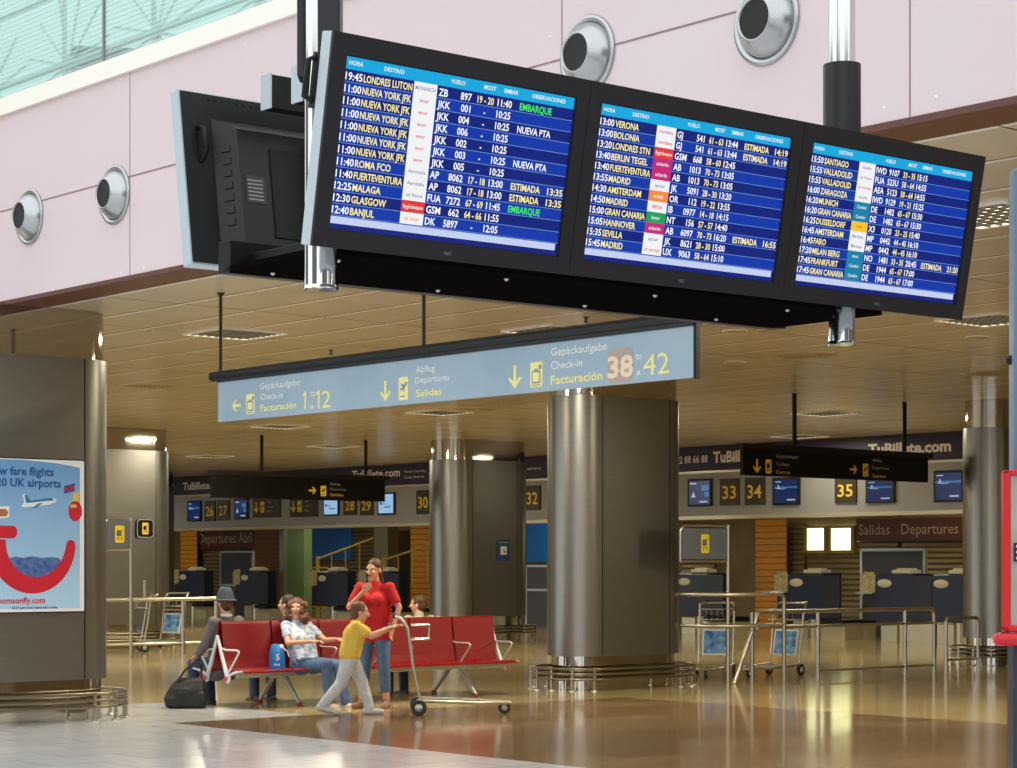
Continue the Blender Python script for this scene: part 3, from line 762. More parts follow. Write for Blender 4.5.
# ------------------------------------------------------------------ ceiling lights, speakers, detectors
M_LAMP = mat('lamp_warm', (255, 240, 206), emit=3.2)
M_LAMPC = mat('lamp_white', (255, 246, 226), emit=2.2)
lights = []
proto_l = None
def ceil_light(X, Y, label, power, name='ceiling_light'):
    global proto_l
    if proto_l is None:
        t = thing(name, label, 'ceiling light', (X, Y, H), 0, 'square louvred ceiling lights'); proto_l = t
        m = MB(); w = .42
        for s_ in (-1, 1): m.bx(-w, w, s_*w-.02, s_*w+.02, -.02, .0); m.bx(s_*w-.02, s_*w+.02, -w, w, -.02, .0)
        m.build('frame', M_WHITE, t)
        m = MB()
        for k in range(1, 8):
            q = -w + 2*w*k/8
            m.bx(q-.008, q+.008, -w, w, -.018, -.002); m.bx(-w, w, q-.008, q+.008, -.018, -.002)
        m.build('louvre', mat('louvre_grey', (70, 68, 62), .4, .3), t)
        m = MB(); m.bx(-w, w, -w, w, -.003, -.001); m.build('lamp_panel', M_LAMP, t)
    else:
        t = copy_thing(proto_l, (X, Y, H), None, label)
    if power:
        L = bpy.data.lights.new('lamp', 'AREA'); L.shape = 'SQUARE'; L.size = .8; L.energy = power*(.25 if X > 31 else .45 if X > 29 else 1); L.color = (1, .90, .66)
        lo = bpy.data.objects.new('lamp', L); COL.objects.link(lo); lo.location = (X, Y, H-.05)
    return t
PW = 175
CL = [((235, 333), 'square louvred ceiling light above the left end of the blue sign'), ((555, 330), 'square louvred ceiling light between the blue sign and the flight screens'),
      ((210, 456), 'faint distant ceiling light above the left dark sign, nearest the left pillar'), ((440, 412), 'lit ceiling light just under the middle of the blue sign'),
      ((333, 446), 'lit ceiling light just above the right end of the left dark sign'), ((825, 413), 'lit ceiling light right of the dark sign rod under the far flight screen'),
      ((800, 436), 'thin distant lit ceiling light just above the right dark sign'), ((992, 214), 'square louvred ceiling light beside the far flight screen, upper one'),
      ((992, 319), 'square louvred ceiling light beside the far flight screen, lower one'), ((280, 426), 'dim ceiling light under the left end of the blue sign')]
for (px, py), lab in CL:
    p = onZ(px, py, H); ceil_light(p.x, p.y, lab, PW)
# bare area lamps added to light the hall further along, no fittings modelled
for X, Y in ((20, 4), (27, 8), (34, 4), (35, 14), (14, -4), (36, 36), (36, 24), (20, 42), (30, 55), (37, 52), (16, 30), (37, 64), (24, -8), (34, -10), (38.5, 44), (38.5, 30), (38.5, 20)):
    L = bpy.data.lights.new('lamp', 'AREA'); L.shape = 'SQUARE'; L.size = .8; L.energy = PW*(.25 if X > 31 else .45 if X > 29 else 1); L.color = (1, .90, .66)
    lo = bpy.data.objects.new('lamp', L); COL.objects.link(lo); lo.location = (X, Y, H-.05)
# round ceiling speakers
sp0 = None
for (px, py), lab in (((735, 362), 'small round ceiling speaker near the chrome mast foot'), ((978, 337), 'pale round ceiling speaker below the far flight screen'), ((735, 331), 'pale round ceiling speaker behind the right chrome mast'), ((75, 349), 'round perforated ceiling speaker beside the left pillar top')):
    p = onZ(px, py, H)
    if sp0 is None:
        sp0 = thing('ceiling_speaker', lab, 'speaker', p, 0, 'round ceiling speakers')
        m = MB(); m.lathe([(0, -.012), (.10, -.012), (.13, -.008), (.14, 0)], seg=24); m.build('grille', mat('speaker_grey', (150, 140, 122), .5), sp0)
        m = MB(); m.lathe([(.13, -.01), (.15, -.012), (.155, 0)], seg=24); m.build('rim', M_WHITE, sp0)
    else: copy_thing(sp0, p, None, lab)
# perforated air grilles
gr0 = None
for (px, py), lab in (((805, 355), 'round perforated ceiling grille under the far flight screen'), ((150, 386), 'round perforated ceiling grille right of the left pillar top'), ((992, 373), 'round perforated ceiling grille above the right edge pillar'), ((475, 409), 'small perforated ceiling grille under the blue sign')):
    p = onZ(px, py, H)
    if gr0 is None:
        gr0 = thing('ceiling_grille', lab, 'air vent', p, 0, 'perforated ceiling grilles')
        m = MB(); m.lathe([(0, -.004), (.42, -.004), (.43, 0)], seg=28); m.build('plate', mat('grille_beige', (190, 174, 146), .4), gr0)
        m = MB()
        for k in range(6):
            for j in range(6*max(1, k)):
                a_ = 2*PI*j/(6*max(1, k)); r_ = .065*k
                m.lathe([(0, -.0055), (.018, -.0055)], Matrix.Translation((r_*math.cos(a_), r_*math.sin(a_), 0)), seg=6)
        m.build('perforation', M_BLACK2, gr0)
    else: copy_thing(gr0, p, None, lab)
# sprinkler heads
sk = None
for (px, py), lab in (((331, 350), 'tiny sprinkler head on the ceiling above the blue sign arrow'), ((586, 317), 'tiny sprinkler head on the ceiling beside the shelf of the screens'), ((97, 327), 'tiny sprinkler head on the ceiling beside the poster pillar top')):
    p = onZ(px, py, H)
    if sk is None:
        sk = thing('sprinkler', lab, 'sprinkler', p, 0, 'ceiling sprinklers')
        m = MB(); m.lathe([(.03, 0), (.03, -.01), (.012, -.012), (.012, -.05), (.028, -.055), (.028, -.06), (0, -.06)], seg=12); m.build('head', M_DARK, sk)
    else: copy_thing(sk, p, None, lab)

# ------------------------------------------------------------------ dark hanging signs
def dark_sign(pxa, pxb, pyt, pyb, Y, rods, label, items):
    a_ = onY(pxa, pyt, Y); b_ = onY(pxa, pyb, Y); c_ = onY(pxb, pyb, Y)
    w = c_.x-a_.x; h = a_.z-b_.z
    t = thing('direction_sign', label, 'sign', (a_.x, Y, b_.z), 0, 'dark hanging direction signs')
    m = MB(); m.bx(0, w, 0, .06, 0, h); m.build('panel', M_SIGNBK, t)
    m = MB(); m.bx(-.02, w+.1, -.02, .12, h, h+.09); m.build('top_rail', mat('rail_brown', (30, 25, 22), .5, spec=.2), t)
    for px in rods:
        x = onY(px, 440, Y+.05).x - a_.x
        m = MB(); m.tube([(x, .06, h+.1), (x, .06, H-b_.z)], .035); m.build('hanger_rod', M_SIGNBK, t)
    m = MB(); M = facing_mY((0, -.002, 0))
    def q(px, py): p = onY(px, py, Y-.002); return (p.x-a_.x, p.z-b_.z)
    dm = [M_YEL, M_SIGNBK, mat('sign_dim_white', (170, 166, 150))]
    for it in items:
        if it[0] == 'arrow': MB().flat(arrow_poly(it[3], it[4]*h, *q(it[1], it[2])), M, 0, .001).build('arrow', dm, t, auto=False)
        elif it[0] in ('plane', 'cart'):
            pm_ = MB(); (picto_plane if it[0] == 'plane' else picto_cart)(pm_, M, it[3]*h, 0, 1, *q(it[1], it[2])); pm_.build('pictogram', dm, t, auto=False)
        else:
            x0_, y0_ = q(it[2], it[3]); x1_, _ = q(it[4], it[3]); m = MB(); m.text(it[1], M @ Matrix.Translation((x0_, y0_, .001)), it[5]*h, it[6], width=x1_-x0_); m.build('lettering', dm, t, auto=False)
    return t
dark_sign(212, 385, 474.5, 497.5, 35.35, (262, 366), 'dark hanging sign to departures left of the distant pillar, lettered at its right end', [
    ('arrow', 312.5, 490.5, 0, .42), ('plane', 323.5, 491, .48), ('t', 'Abflug', 330, 485, 340, .11, 2), ('t', 'Departures', 330, 490.2, 346, .11, 2), ('t', 'Salidas', 330, 496, 343.5, .13, 0)])
dark_sign(743, 928, 449, 475, 21.39, (795, 905), 'dark hanging sign for trolleys and departures in front of the check-in boards', [
    ('arrow', 757, 466, -PI/2, .55), ('cart', 768.5, 466.5, .55), ('t', 'Gepäckwagen', 776, 457.5, 798, .13, 2), ('t', 'Trolleys', 776, 465.5, 789, .13, 2), ('t', 'Carros', 776, 473.5, 790, .14, 0),
    ('arrow', 853.5, 469.5, 0, .45), ('plane', 865.5, 470, .52), ('t', 'Abflug', 872.5, 461.5, 882, .13, 2), ('t', 'Departures', 872.5, 469, 889, .13, 2), ('t', 'Salidas', 872.5, 477.5, 886, .14, 0)])

# ------------------------------------------------------------------ check-in bulkhead with numbers and monitors
XBK = 33.4
mb = MB(); mb.bx(XBK, XBK+.5, 10, 75, 2.64, 3.62, 0); mb.bx(XBK+.02, XBK+.5, 10, 75, 3.62, H, 1)
mb.build('wall_counter', [M_GREY, M_PURPLE], kind='structure')
mb = MB(); mb.bx(XBK-.04, XBK+.5, 10, 75, 2.58, 2.66, 0); mb.bx(XBK-.01, XBK+.4, 10, 75, 3.60, 3.65, 0)
mb.build('trim_5', mat('trim_steel', (196, 186, 160), .3, .5), kind='structure')
def bp(px, py): return onX(px, py, XBK)
# lettering on the purple band
m = MB()
def band(t, pxa, pxb, py, hpx, bold=.03, mi=0):
    a_ = onX(pxa, py, XBK+.015); b_ = onX(pxb, py, XBK+.015); h_ = onX(pxa, py-hpx, XBK+.015).z - a_.z
    m.text(t, facing_mX((XBK+.016, a_.y, a_.z)), h_, mi, width=a_.y-b_.y, bold=bold)
band('TuBillete.com', 183, 224, 490, 7.5); band('TuBillete.com', 352, 400, 478.5, 8, .03); band('Vuelos baratos', 404, 426, 473, 3, 0); band('Cartas, Reservas', 404, 424, 478.5, 2.6, 0)
band('vuelos baratos', 527, 541, 470, 3, 0); band('902 88 66 88', 673, 707.5, 464, 7.5, .01); band('TuBillete.com', 713, 779, 462.5, 11, .035); band('TuBillete.com', 868, 951, 455, 11, .04)
lt = m.build('band_lettering', mat('band_white', (240, 236, 240), .5)); lt['kind'] = 'structure'; lt.name = 'trim_6'
def bboard(name, label, cat, pxa, pya, pxb, pyb, fn, group):
    a_ = bp(pxa, pya); b_ = bp(pxb, pyb); w = a_.y-b_.y; h = a_.z-b_.z
    t = thing(name, label, cat, (XBK-.002, a_.y, b_.z), 0, group); fn(t, w, h); return t
def f_num(n):
    def fn(t, w, h):
        m = MB(); m.bx(-.04, 0, -w, 0, 0, h); m.build('board', M_SIGNDK, t)
        m = MB(); m.text(n, facing_mX((-.041, -w/2, h*.25)) , h*.5, 0, width=w*.72, bold=.012, align='C'); m.build('number', M_YEL, t, auto=False)
    return fn
for n, b in (('26', (205.5, 501, 216, 521)), ('27', (218.5, 500.5, 230, 520)), ('28', (344.5, 496, 357.5, 515)), ('29', (361, 496, 374, 515)), ('30', (417.5, 490.5, 431, 514)), ('32', (526, 486, 541, 510)), ('33', (721, 479, 740, 505)), ('34', (746, 478, 765.5, 504.5)), ('35', (836, 478, 857, 502.5))):
    bboard('number_board', 'brown board with the yellow check-in number %s' % n, 'number sign', *b, f_num(n), 'check-in number boards')
C_MON = glow('monitor_blue', (10, 36, 84), .8); C_MON2 = glow('monitor_sky', (50, 110, 165), .8); C_MON3 = glow('monitor_light', (150, 190, 224), .9)
def f_mon(kind):
    def fn(t, w, h):
        m = MB(); m.bx(-.05, 0, -w, 0, 0, h, bev=.01); m.build('casing', M_BLACK2, t)
        m = MB(); M = facing_mX((-.051, -w/2, h/2)); iw, ih = w*.86, h*.86
        q = lambda x0, x1, y0, y1, mi, dz: m.flat([(x0*iw, y0*ih), (x1*iw, y0*ih), (x1*iw, y1*ih), (x0*iw, y1*ih)], M, mi, dz)
        if kind == 'a':
            q(-.5, .5, -.5, .5, 0, .0); q(-.5, .5, .12, .2, 1, .001); m.text('Spanair', M @ Matrix.Translation((-iw*.25, ih*.08, .002)), ih*.1, 2, wx=.8); q(-.45, -.2, .38, .42, 2, .001); q(.05, .4, -.4, -.34, 2, .001); m.flat([(-iw*.4, ih*.1), (-iw*.32, ih*.3), (-iw*.24, ih*.1)], M, 2, .001)
        elif kind == 'b':
            q(-.5, .5, -.5, .5, 0, .0); q(-.45, -.15, .36, .42, 2, .001); q(.1, .45, .08, .3, 1, .001); q(.25, .45, -.18, .02, 1, .001); m.flat([(-iw*.4, -ih*.2), (-iw*.28, ih*.05), (-iw*.18, -ih*.2)], M, 2, .001); q(.0, .4, -.42, -.36, 2, .001)
        else:
            q(-.5, .5, -.5, .5, 3, .0); q(-.4, -.28, -.05, .1, 4, .001); m.text('iberia', M @ Matrix.Translation((-iw*.22, -ih*.04, .002)), ih*.12, 4, wx=.9); q(-.1, .3, -.2, -.15, 0, .001)
        m.build('screen', [C_MON, C_MON2, glow('monitor_white', (170, 190, 215), .8), C_MON3, glow('monitor_dark', (30, 50, 110), .8)], t, auto=False)
    return fn
for b, kd, lab in (((188.5, 501, 202, 521), 'a', 'small blue monitor left of check-in number 26'), ((235.5, 499, 249, 519), 'b', 'small blue monitor right of check-in number 27'),
                   ((324.5, 496, 340, 515.5), 'c', 'bright monitor left of check-in number 28'), ((379, 493, 396, 514.5), 'c', 'bright monitor right of check-in number 29'),
                   ((689, 479.5, 713, 506), 'b', 'small blue monitor left of check-in number 33'), ((774, 478, 801, 504.5), 'a', 'dark blue monitor right of check-in number 34'), ((867, 479, 896, 502.5), 'a', 'dark blue monitor right of check-in number 35'), ((935, 471, 965, 501.5), 'a', 'dark blue monitor beside the right edge pillar')):
    bboard('counter_monitor', lab, 'monitor', *b, f_mon(kd), 'monitors over the check-in counters')
def f_dir(t, w, h):
    m = MB(); m.bx(-.04, 0, -w, 0, 0, h); m.build('board', M_SIGNDK, t)
    m = MB(); M = facing_mX((-.041, 0, 0)); m.flat(arrow_poly(-PI/2, h*.55, w*.13, h*.5), M, 0, .001); picto_plane(m, M, h*.55, 0, 1, w*.36, h*.52)
    for k, tx in enumerate(('Abflug', 'Departures', 'Salidas')): m.text(tx, M @ Matrix.Translation((w*.55, h*(.7-.22*k), .001)), h*.11, 0 if k == 2 else 2, wx=.8)
    m.build('lettering', [M_YEL, M_SIGNDK, MATS['sign_dim_white']], t, auto=False)
bboard('departures_board', 'brown departures board with arrow, left of the steel post', 'sign', 254, 498, 281, 517, f_dir, 'small departures boards')
bboard('departures_board', 'brown departures board with arrow, right of the steel post', 'sign', 291, 497, 318.5, 516.5, f_dir, 'small departures boards')

# ------------------------------------------------------------------ back of the counters: panels, shutters, signs on the back wall
def bw(px, py, X=X1): return onX(px, py, X)
def wall_panel(name, label, cat, pxa, pya, pxb, pyb, X, th, material, fn=None, zb=None):
    a_ = bw(pxa, pya, X); b_ = bw(pxb, pyb, X); w = a_.y-b_.y
    z0_ = b_.z if zb is None else zb
    t = thing(name, label, cat, (X, a_.y, z0_)); h = a_.z-z0_
    if fn: fn(t, w, h, th, material)
    else:
        m = MB(); m.bx(-th, 0, -w, 0, 0, h); m.build('panel', material, t)
    return t
M_ORANGE = noisy('orange_wood', (236, 164, 48), (216, 144, 36), 3, .45, stretch=(1, 1, 14))
def slats(t, w, h, th, material):
    m = MB(); m.bx(-th, 0, -w, 0, 0, h); m.build('panel', material, t)
    m = MB(); n = max(4, int(h/.16))
    for k in range(1, n): m.bx(-th-.008, -th+.001, -w, 0, k*h/n-.008, k*h/n+.008)
    m.build('slat_line', mat('slat_dark', (96, 62, 24)), t)
XW = X1
wall_panel('wooden_shutter', 'orange wooden shutter left of the distant pillar above the desks', 'shutter', 412, 518, 446, 610, XW-.3, .06, M_ORANGE, slats, 0)
wall_panel('wooden_shutter', 'orange wooden panel beneath check-in monitor right of number 34', 'shutter', 757, 520, 787, 610, XW-.3, .06, M_ORANGE, slats, 0)
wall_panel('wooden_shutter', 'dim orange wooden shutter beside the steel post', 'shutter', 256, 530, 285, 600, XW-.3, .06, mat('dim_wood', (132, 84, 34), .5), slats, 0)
wall_panel('wooden_shutter', 'narrow orange strip of shutter at the far left end', 'shutter', 182, 532, 198, 600, XW-.3, .06, M_ORANGE, slats, 0)
M_BLUEP = mat('blue_panel', (20, 124, 226), .4)
wall_panel('blue_panel', 'bright blue panel right of the green wall behind desks', 'panel', 313, 524, 352, 560, XW-.1, .05, M_BLUEP)
wall_panel('blue_panel', 'bright blue panel between the distant and the middle pillar', 'panel', 522, 524, 552, 562, XW-.1, .05, M_BLUEP)
wall_panel('green_partition', 'pale green partition wall beside the steel post', 'partition', 288, 524, 312, 600, XW-2.5, .3, noisy('green_wall', (140, 172, 118), (150, 182, 128), 1), None, 0)
wall_panel('steel_post', 'slim grey steel post left of the green partition', 'post', 283.5, 522, 287.5, 600, 36.5, .15, mat('post_grey', (170, 166, 150), .3, .7), None, 0)
wall_panel('grey_column', 'narrow grey column right of the yellow stair rails', 'column', 384, 522, 398, 600, XW-.6, .4, mat('column_grey', (120, 114, 96)), None, 0)
def f_depsign(text, col):
    def fn(t, w, h, th, material):
        m = MB(); m.bx(-th, 0, -w, 0, 0, h); m.build('board', material, t)
        m = MB(); m.text(text, facing_mX((-th-.004, -.08, h*.28)), h*.5, wx=1.0); m.build('lettering', col, t, auto=False)
    return fn
wall_panel('destination_sign', 'dark red board reading Departures behind the left desks', 'sign', 199, 528, 262, 549, XW-.15, .06, mat('board_maroon', (84, 40, 28)), f_depsign('Departures Abfl', mat('board_grey_letter', (170, 160, 140))))
wall_panel('destination_sign', 'dark red board reading Salidas Departures behind the right desks', 'sign', 858, 519, 966, 540, XW-.15, .06, MATS['board_maroon'], f_depsign('Salidas   Departures', MATS['board_grey_letter']))
# lit windows of an office behind the counters
C_WIN = mat('lit_window', (250, 255, 196), emit=3.6)
def f_win(t, w, h, th, material):
    m = MB()
    for y0_, y1_, a_, b_ in ((-w-.06, .06, -.06, 0), (-w-.06, .06, h, h+.06)): m.bx(-th-.03, 0, y0_, y1_, a_, b_)
    for y in (-w, 0): m.bx(-th-.03, 0, y-.05, y+.05, 0, h)
    m.build('frame', mat('office_frame', (150, 128, 60)), t)
    m = MB(); m.bx(-th, -.01, -w, 0, 0, h); m.build('pane', C_WIN, t)
    m = MB()
    for k in range(1, 6): m.bx(-th-.02, -th-.005, -w, 0, k*h/6-.006, k*h/6+.006)
    m.build('blind_slat', mat('blind_slat', (190, 180, 120)), t)
wall_panel('office_window', 'bright lit office window with blinds, nearer the orange panel', 'window', 808, 528.5, 828, 550, XW-.1, .08, None, f_win)
wall_panel('office_window', 'bright lit office window with blinds, nearer the dark red board', 'window', 832, 528.5, 855, 550, XW-.1, .08, None, f_win)
def f_rs(t, w, h, th, material):
    m = MB(); m.bx(-th, 0, -w, 0, 0, h); m.build('panel', material, t)
    m = MB(); n = int(h/.13)
    for k in range(n): m.box((-th-.012, -w/2, (k+.5)*h/n), (.03, w, h/n*.62), rot=(0, .35, 0))
    m.build('slat', mat('shutter_slat', (146, 130, 92), .35, .5), t)
for (a_, b_, lab) in ((792, 806, 'narrow metal roller shutter left of the lit windows'), (856, 900, 'metal roller shutter under the dark red board at right'), (904, 968, 'metal roller shutter beside the right edge pillar'), (810, 856, 'metal roller shutter under the lit office windows'), (204, 250, 'metal roller shutter under the left dark red board'), (352, 384, 'metal roller shutter behind the yellow stair rails'), (684, 716, 'metal roller shutter behind the grey trolley board')):
    top = 542 if a_ in (856, 904, 204) else (553 if a_ == 810 else 524)
    wall_panel('roller_shutter', lab, 'shutter', a_, top, b_, 610, XW-.02, .05, mat('shutter_base', (104, 90, 58), .5), f_rs, 0)
# yellow stair rails
def stair(pxa, pxb, ytop_a, ytop_b, X, label, npost):
    a_ = onX(pxa, ytop_a, X); b_ = onX(pxb, ytop_b, X)
    t = thing('stair_railing', label, 'railing', (X, a_.y, 0)); w = a_.y-b_.y
    M_Y = mat('rail_yellow', (222, 196, 70), .4)
    m = MB(); m.tube([(0, 0, a_.z), (0, -w, b_.z)], .03, seg=8); m.build('handrail', M_Y, t)
    m = MB(); m.bx(-.04, .04, -.05, .05, 0, a_.z+.08); m.build('newel_post', M_Y, t)
    m = MB()
    for k in range(12): m.bx(-.02, .02, -.5, .25, .15+k*.12, .19+k*.12)
    m.build('step_edge', M_Y, t)
    m = MB()
    for k in range(1, npost): y = -w*k/npost; zt = a_.z+(b_.z-a_.z)*k/npost; m.bx(-.015, .015, y-.015, y+.015, zt-1.0, zt)
    m.build('baluster', M_Y, t)
    return t
stair(318, 374, 559, 538, 37.5, 'yellow stair railing rising right of the green partition', 4)
stair(384, 442, 560, 541, 37.5, 'yellow stair railing rising in front of the orange shutter', 4)

# ------------------------------------------------------------------ check-in desks
M_SPECK = noisy('leaflet', (206, 196, 150), (150, 130, 90), 26, .6)
M_OVAL = mat('oval_plate', (214, 210, 190), .4)
desk0 = None
def desk(px, label, X=34.2):
    global desk0
    p = onX(px, 600, X); loc = (X, p.y, 0)
    if desk0 is not None: return copy_thing(desk0, loc, None, label)
    t = desk0 = thing('check_in_desk', label, 'check-in desk', loc, 0, 'dark blue check-in desks')
    # local: -x faces the hall, y along the row; +y is left as seen
    m = MB()
    prof = [(-.02, .42), (-.02, 1.36), (.10, 1.40), (.62, 1.40), (.62, .42)]
    m.prism([(x, z) for x, z in prof], Matrix(((1, 0, 0, 0), (0, 0, -1, .5), (0, 1, 0, 0), (0, 0, 0, 1))), .95)
    m.build('body', M_NAVY, t)
    m = MB(); m.prism([(-.03, .45), (-.03, 1.36), (.0, 1.36), (.0, .45)], Matrix(((1, 0, 0, 0), (0, 0, -1, -.46), (0, 1, 0, 0), (0, 0, 0, 1))), .5); m.build('side_panel', mat('desk_dark', (22, 28, 48), .4), t)
    m = MB(); m.tube([(.25, -.1, 0), (.25, -.1, .42)], .2, seg=24); m.bx(.1, .55, -.9, .45, 0, .38); m.build('base', mat('base_steel', (186, 176, 146), .3, .8), t)
    m = MB(); m.lathe([(0, .006), (.135, .006), (.14, 0)], Matrix.Translation((-.022, .26, 1.2)) @ Matrix.Rotation(-PI/2, 4, 'Y') @ Matrix.Scale(.62, 4, (1, 0, 0)) @ Matrix.Scale(1.35, 4, (0, 1, 0)), seg=24); m.build('oval_plate', M_OVAL, t)
    m = MB(); m.bx(-.12, .55, .5, .95, .98, 1.02); m.build('shelf', mat('shelf_glass', (160, 170, 140), .2), t)
    m = MB(); m.bx(.1, .6, .5, .92, .42, .98); m.build('under_shelf', mat('desk_dark', (22, 28, 48)), t)
    m = MB(); m.prism([(-.2, 0), (.2, 0), (.2, .34), (.12, .42), (-.12, .42), (-.2, .34)], Matrix.Translation((.05, .73, 1.02)) @ Matrix(((0, 0, -1, 0), (-1, 0, 0, 0), (0, 1, 0, 0), (0, 0, 0, 1))), .03); m.build('leaflet_holder', M_SPECK, t)
    m = MB(); m.box((.25, -.1, 1.44), (.35, .5, .08), bev=.02); m.box((.25, -.1, 1.49), (.2, .4, .05), bev=.02); m.build('printer', mat('printer_white', (226, 228, 206), .4), t)
    m = MB(); m.bx(-.2, .9, -1.2, -.52, .32, .42); m.build('baggage_belt', M_BLACK, t)
    m = MB(); m.bx(-.1, .9, -1.17, -.55, 0, .32); m.build('belt_base', mat('belt_cream', (190, 182, 150), .5), t)
    return t
for px, lab in ((693, 'dark blue check-in desk right of the middle pillar, behind the first trolley'), (806, 'dark blue check-in desk under number 35, beside the lit office windows'), (895, 'dark blue check-in desk under the grey partition, left of the last two'), (952, 'dark blue check-in desk next to the right edge pillar'),
                (188, 'dark blue check-in desk at the far left beside the distant pillar'), (250, 'dark blue check-in desk behind the man in the hat'), (328, 'dark blue check-in desk behind the yellow stair railing'), (378, 'dark blue check-in desk behind the woman in red')):
    d_ = desk(px, lab)
    if px in (895, 952):
        for ch in list(d_.children):
            if ch.name.startswith(('belt', 'baggage') + (('shelf', 'under_shelf', 'leaflet') if px == 952 else ())): bpy.data.objects.remove(ch)
# grey partitions behind desks
def part_(pxa, pya, pxb, pyb, X, label):
    def fn(t, w, h, th, material):
        m = MB(); m.bx(-.05, 0, -w, 0, 0, h); m.build('panel', mat('partition_grey', (84, 90, 98), .5), t)
        m = MB()
        for y in (-w, 0): m.bx(-.07, .01, y-.03, y+.03, 0, h)
        m.bx(-.07, .01, -w, 0, h-.03, h+.03); m.bx(-.07, .01, -w, 0, h*.0+.9, .96)
        m.build('frame', M_ALU, t)
    return wall_panel('desk_partition', label, 'partition', pxa, pya, pxb, pyb, X, .05, None, fn, 0)
part_(863, 550, 926, 600, 36.5, 'grey framed partition behind the right hand desks')
part_(222, 552, 254, 600, 36.5, 'grey framed partition behind the desk of the hat man')
part_(528, 566, 550, 610, 36.0, 'dark grey partition between the distant and middle pillars')

# ------------------------------------------------------------------ queue barriers
def barrier(name, label, parts, loc):
    t = thing(name, label, 'barrier', loc, 0, 'steel queue barriers')
    for nm, pts, r in parts:
        m = MB(); m.tube([V(p)-V(loc) for p in pts], r, seg=12); m.build(nm, M_STEEL, t)
    return t
def bend(p, c, q, r=.09):
    """corner at c between p and q rounded"""
    p, c, q = V(p), V(c), V(q); a_ = c + (p-c).normalized()*r; b_ = c + (q-c).normalized()*r
    return [a_.lerp(c, .5).lerp(c.lerp(b_, .5), .5)*0 + ((1-k)**2*a_ + 2*k*(1-k)*c + k*k*b_) for k in (0, .25, .5, .75, 1)]
# tall hoop behind the middle pillar with the trolley board on its post
YB = 18.9
f1 = onY(784, 686, YB); f1.z = 0; f0 = onY(728, 680, YB); f0.z = 0; fs_ = onY(640, 670, YB); fs_.z = 0
zt = onY(784, 594, YB).z; zm = onY(740, 626, YB).z
xe = f1.x
barrier('queue_barrier', 'tall steel hoop barrier running out from behind the middle pillar', [
    ('rail', [(xm+.93, 19.56, zt), (xm+1.25, YB, zt)] + bend((xm+1.25, YB, zt), (xe, YB, zt), (xe, YB, 0)) + [(xe, YB, 0)], .028),
    ('rail', [(xm+.93, 19.56, zm), (xm+1.25, YB, zm), (xe, YB, zm)], .022)], (f0.x, YB, 0))
# low long barrier to the right
YC = 19.3
def fp(px, Y): p = onY(px, 600, Y); return p.x
xs = [fp(px, YC) for px in (752, 818, 905, 934)]
zt2 = onY(818, 611, YC).z; zm2 = onY(818, 626, YC).z; z3 = .12
barrier('queue_barrier', 'long low steel barrier with a sloping end behind the second trolley', [
    ('rail', [(xs[0]-.35, YC, .0), (xs[0]+.1, YC, zt2-.06)] + bend((xs[0]+.1, YC, zt2), (xs[0]+.2, YC, zt2), (xs[3], YC, zt2)) + bend((xs[0], YC, zt2), (xs[3], YC, zt2), (xs[3], YC, 0)) + [(xs[3], YC, 0)], .028),
    ('rail', [(xs[0]+.1, YC, zm2), (xs[3], YC, zm2)], .022), ('rail', [(xs[1]+.02, YC, z3), (xs[3], YC, z3)], .018)] + [('post', [(x, YC, 0), (x, YC, zt2)], .03) for x in xs[:3]], (xs[0], YC, 0))
YD = 20.15
xs3 = [fp(px, YD) for px in (946, 978)]; zt3 = onY(960, 618, YD).z
barrier('queue_barrier', 'short steel hoop barrier standing in front of the right edge pillar', [
    ('rail', [(xs3[0], YD, 0)] + bend((xs3[0], YD, 0), (xs3[0], YD, zt3), (xs3[1], YD, zt3)) + bend((xs3[0], YD, zt3), (xs3[1], YD, zt3), (xs3[1], YD, 0)) + [(xs3[1], YD, 0)], .028), ('rail', [(xs3[0], YD, .12), (xs3[1], YD, .12)], .018)], (xs3[0], YD, 0))
# left barrier
YE = 32.0
xa_, xb_ = onY(100, 600, YE).x, onY(216, 600, YE).x; zl = onY(150, 599.5, YE).z; xp = onY(183, 600, YE).x; xq = onY(145, 600, YE).x
barrier('queue_barrier', 'steel barrier behind the left trolleys and the man in the hat', [
    ('rail', [(xa_, YE, zl), (xb_, YE, zl)], .035), ('rail', [(xa_, YE, .2), (xb_, YE, .2)], .025), ('post', [(xp, YE, 0), (xp, YE, zl)], .035), ('post', [(xb_, YE, 0), (xb_, YE, zl)], .035), ('stub', [(xq, YE, zl), (xq, YE, onY(145, 580, YE).z)], .03)], (xa_, YE, 0))
# trolley boards on posts
def trolley_board(px_post, floor_py, pxa, pya, pxb, pyb, Y, label):
    p = onY(px_post, floor_py, Y); a_ = onY(pxa, pya, Y); b_ = onY(pxb, pyb, Y); w = b_.x-a_.x; h = a_.z-b_.z
    t = thing('trolley_sign', label, 'sign', (p.x, Y, 0), 0, 'grey trolley signs on posts')
    m = MB(); m.tube([(0, 0, 0), (0, 0, a_.z+.05)], .028); m.build('post', M_STEEL, t)
    ox_ = a_.x-p.x
    m = MB(); m.bx(ox_, ox_+w, -.02, .02, b_.z, a_.z); m.build('board', mat('board_slate', (98, 106, 118), .4), t)
    m = MB(); z0_, z1_ = b_.z, a_.z
    fr = [(ox_-.02, -.0, z0_-.03)] + bend((ox_-.02, 0, z0_), (ox_-.02, 0, z1_+.03), (ox_+w, 0, z1_+.03), .1) + [(0, 0, z1_+.03)]
    m.tube(fr, .018, seg=8); m.tube([(ox_-.02, 0, z0_-.03), (0, 0, z0_-.03)], .018, seg=8); m.build('frame', M_STEEL, t)
    m = MB(); M = facing_mY((ox_+w*.5, -.021, (z0_+z1_)/2)); picto_cart(m, M, h*.62, 0, 1, 0, 0); m.build('pictogram', [mat('pict_yellow', (232, 210, 50), .4), MATS['board_slate']], t, auto=False)
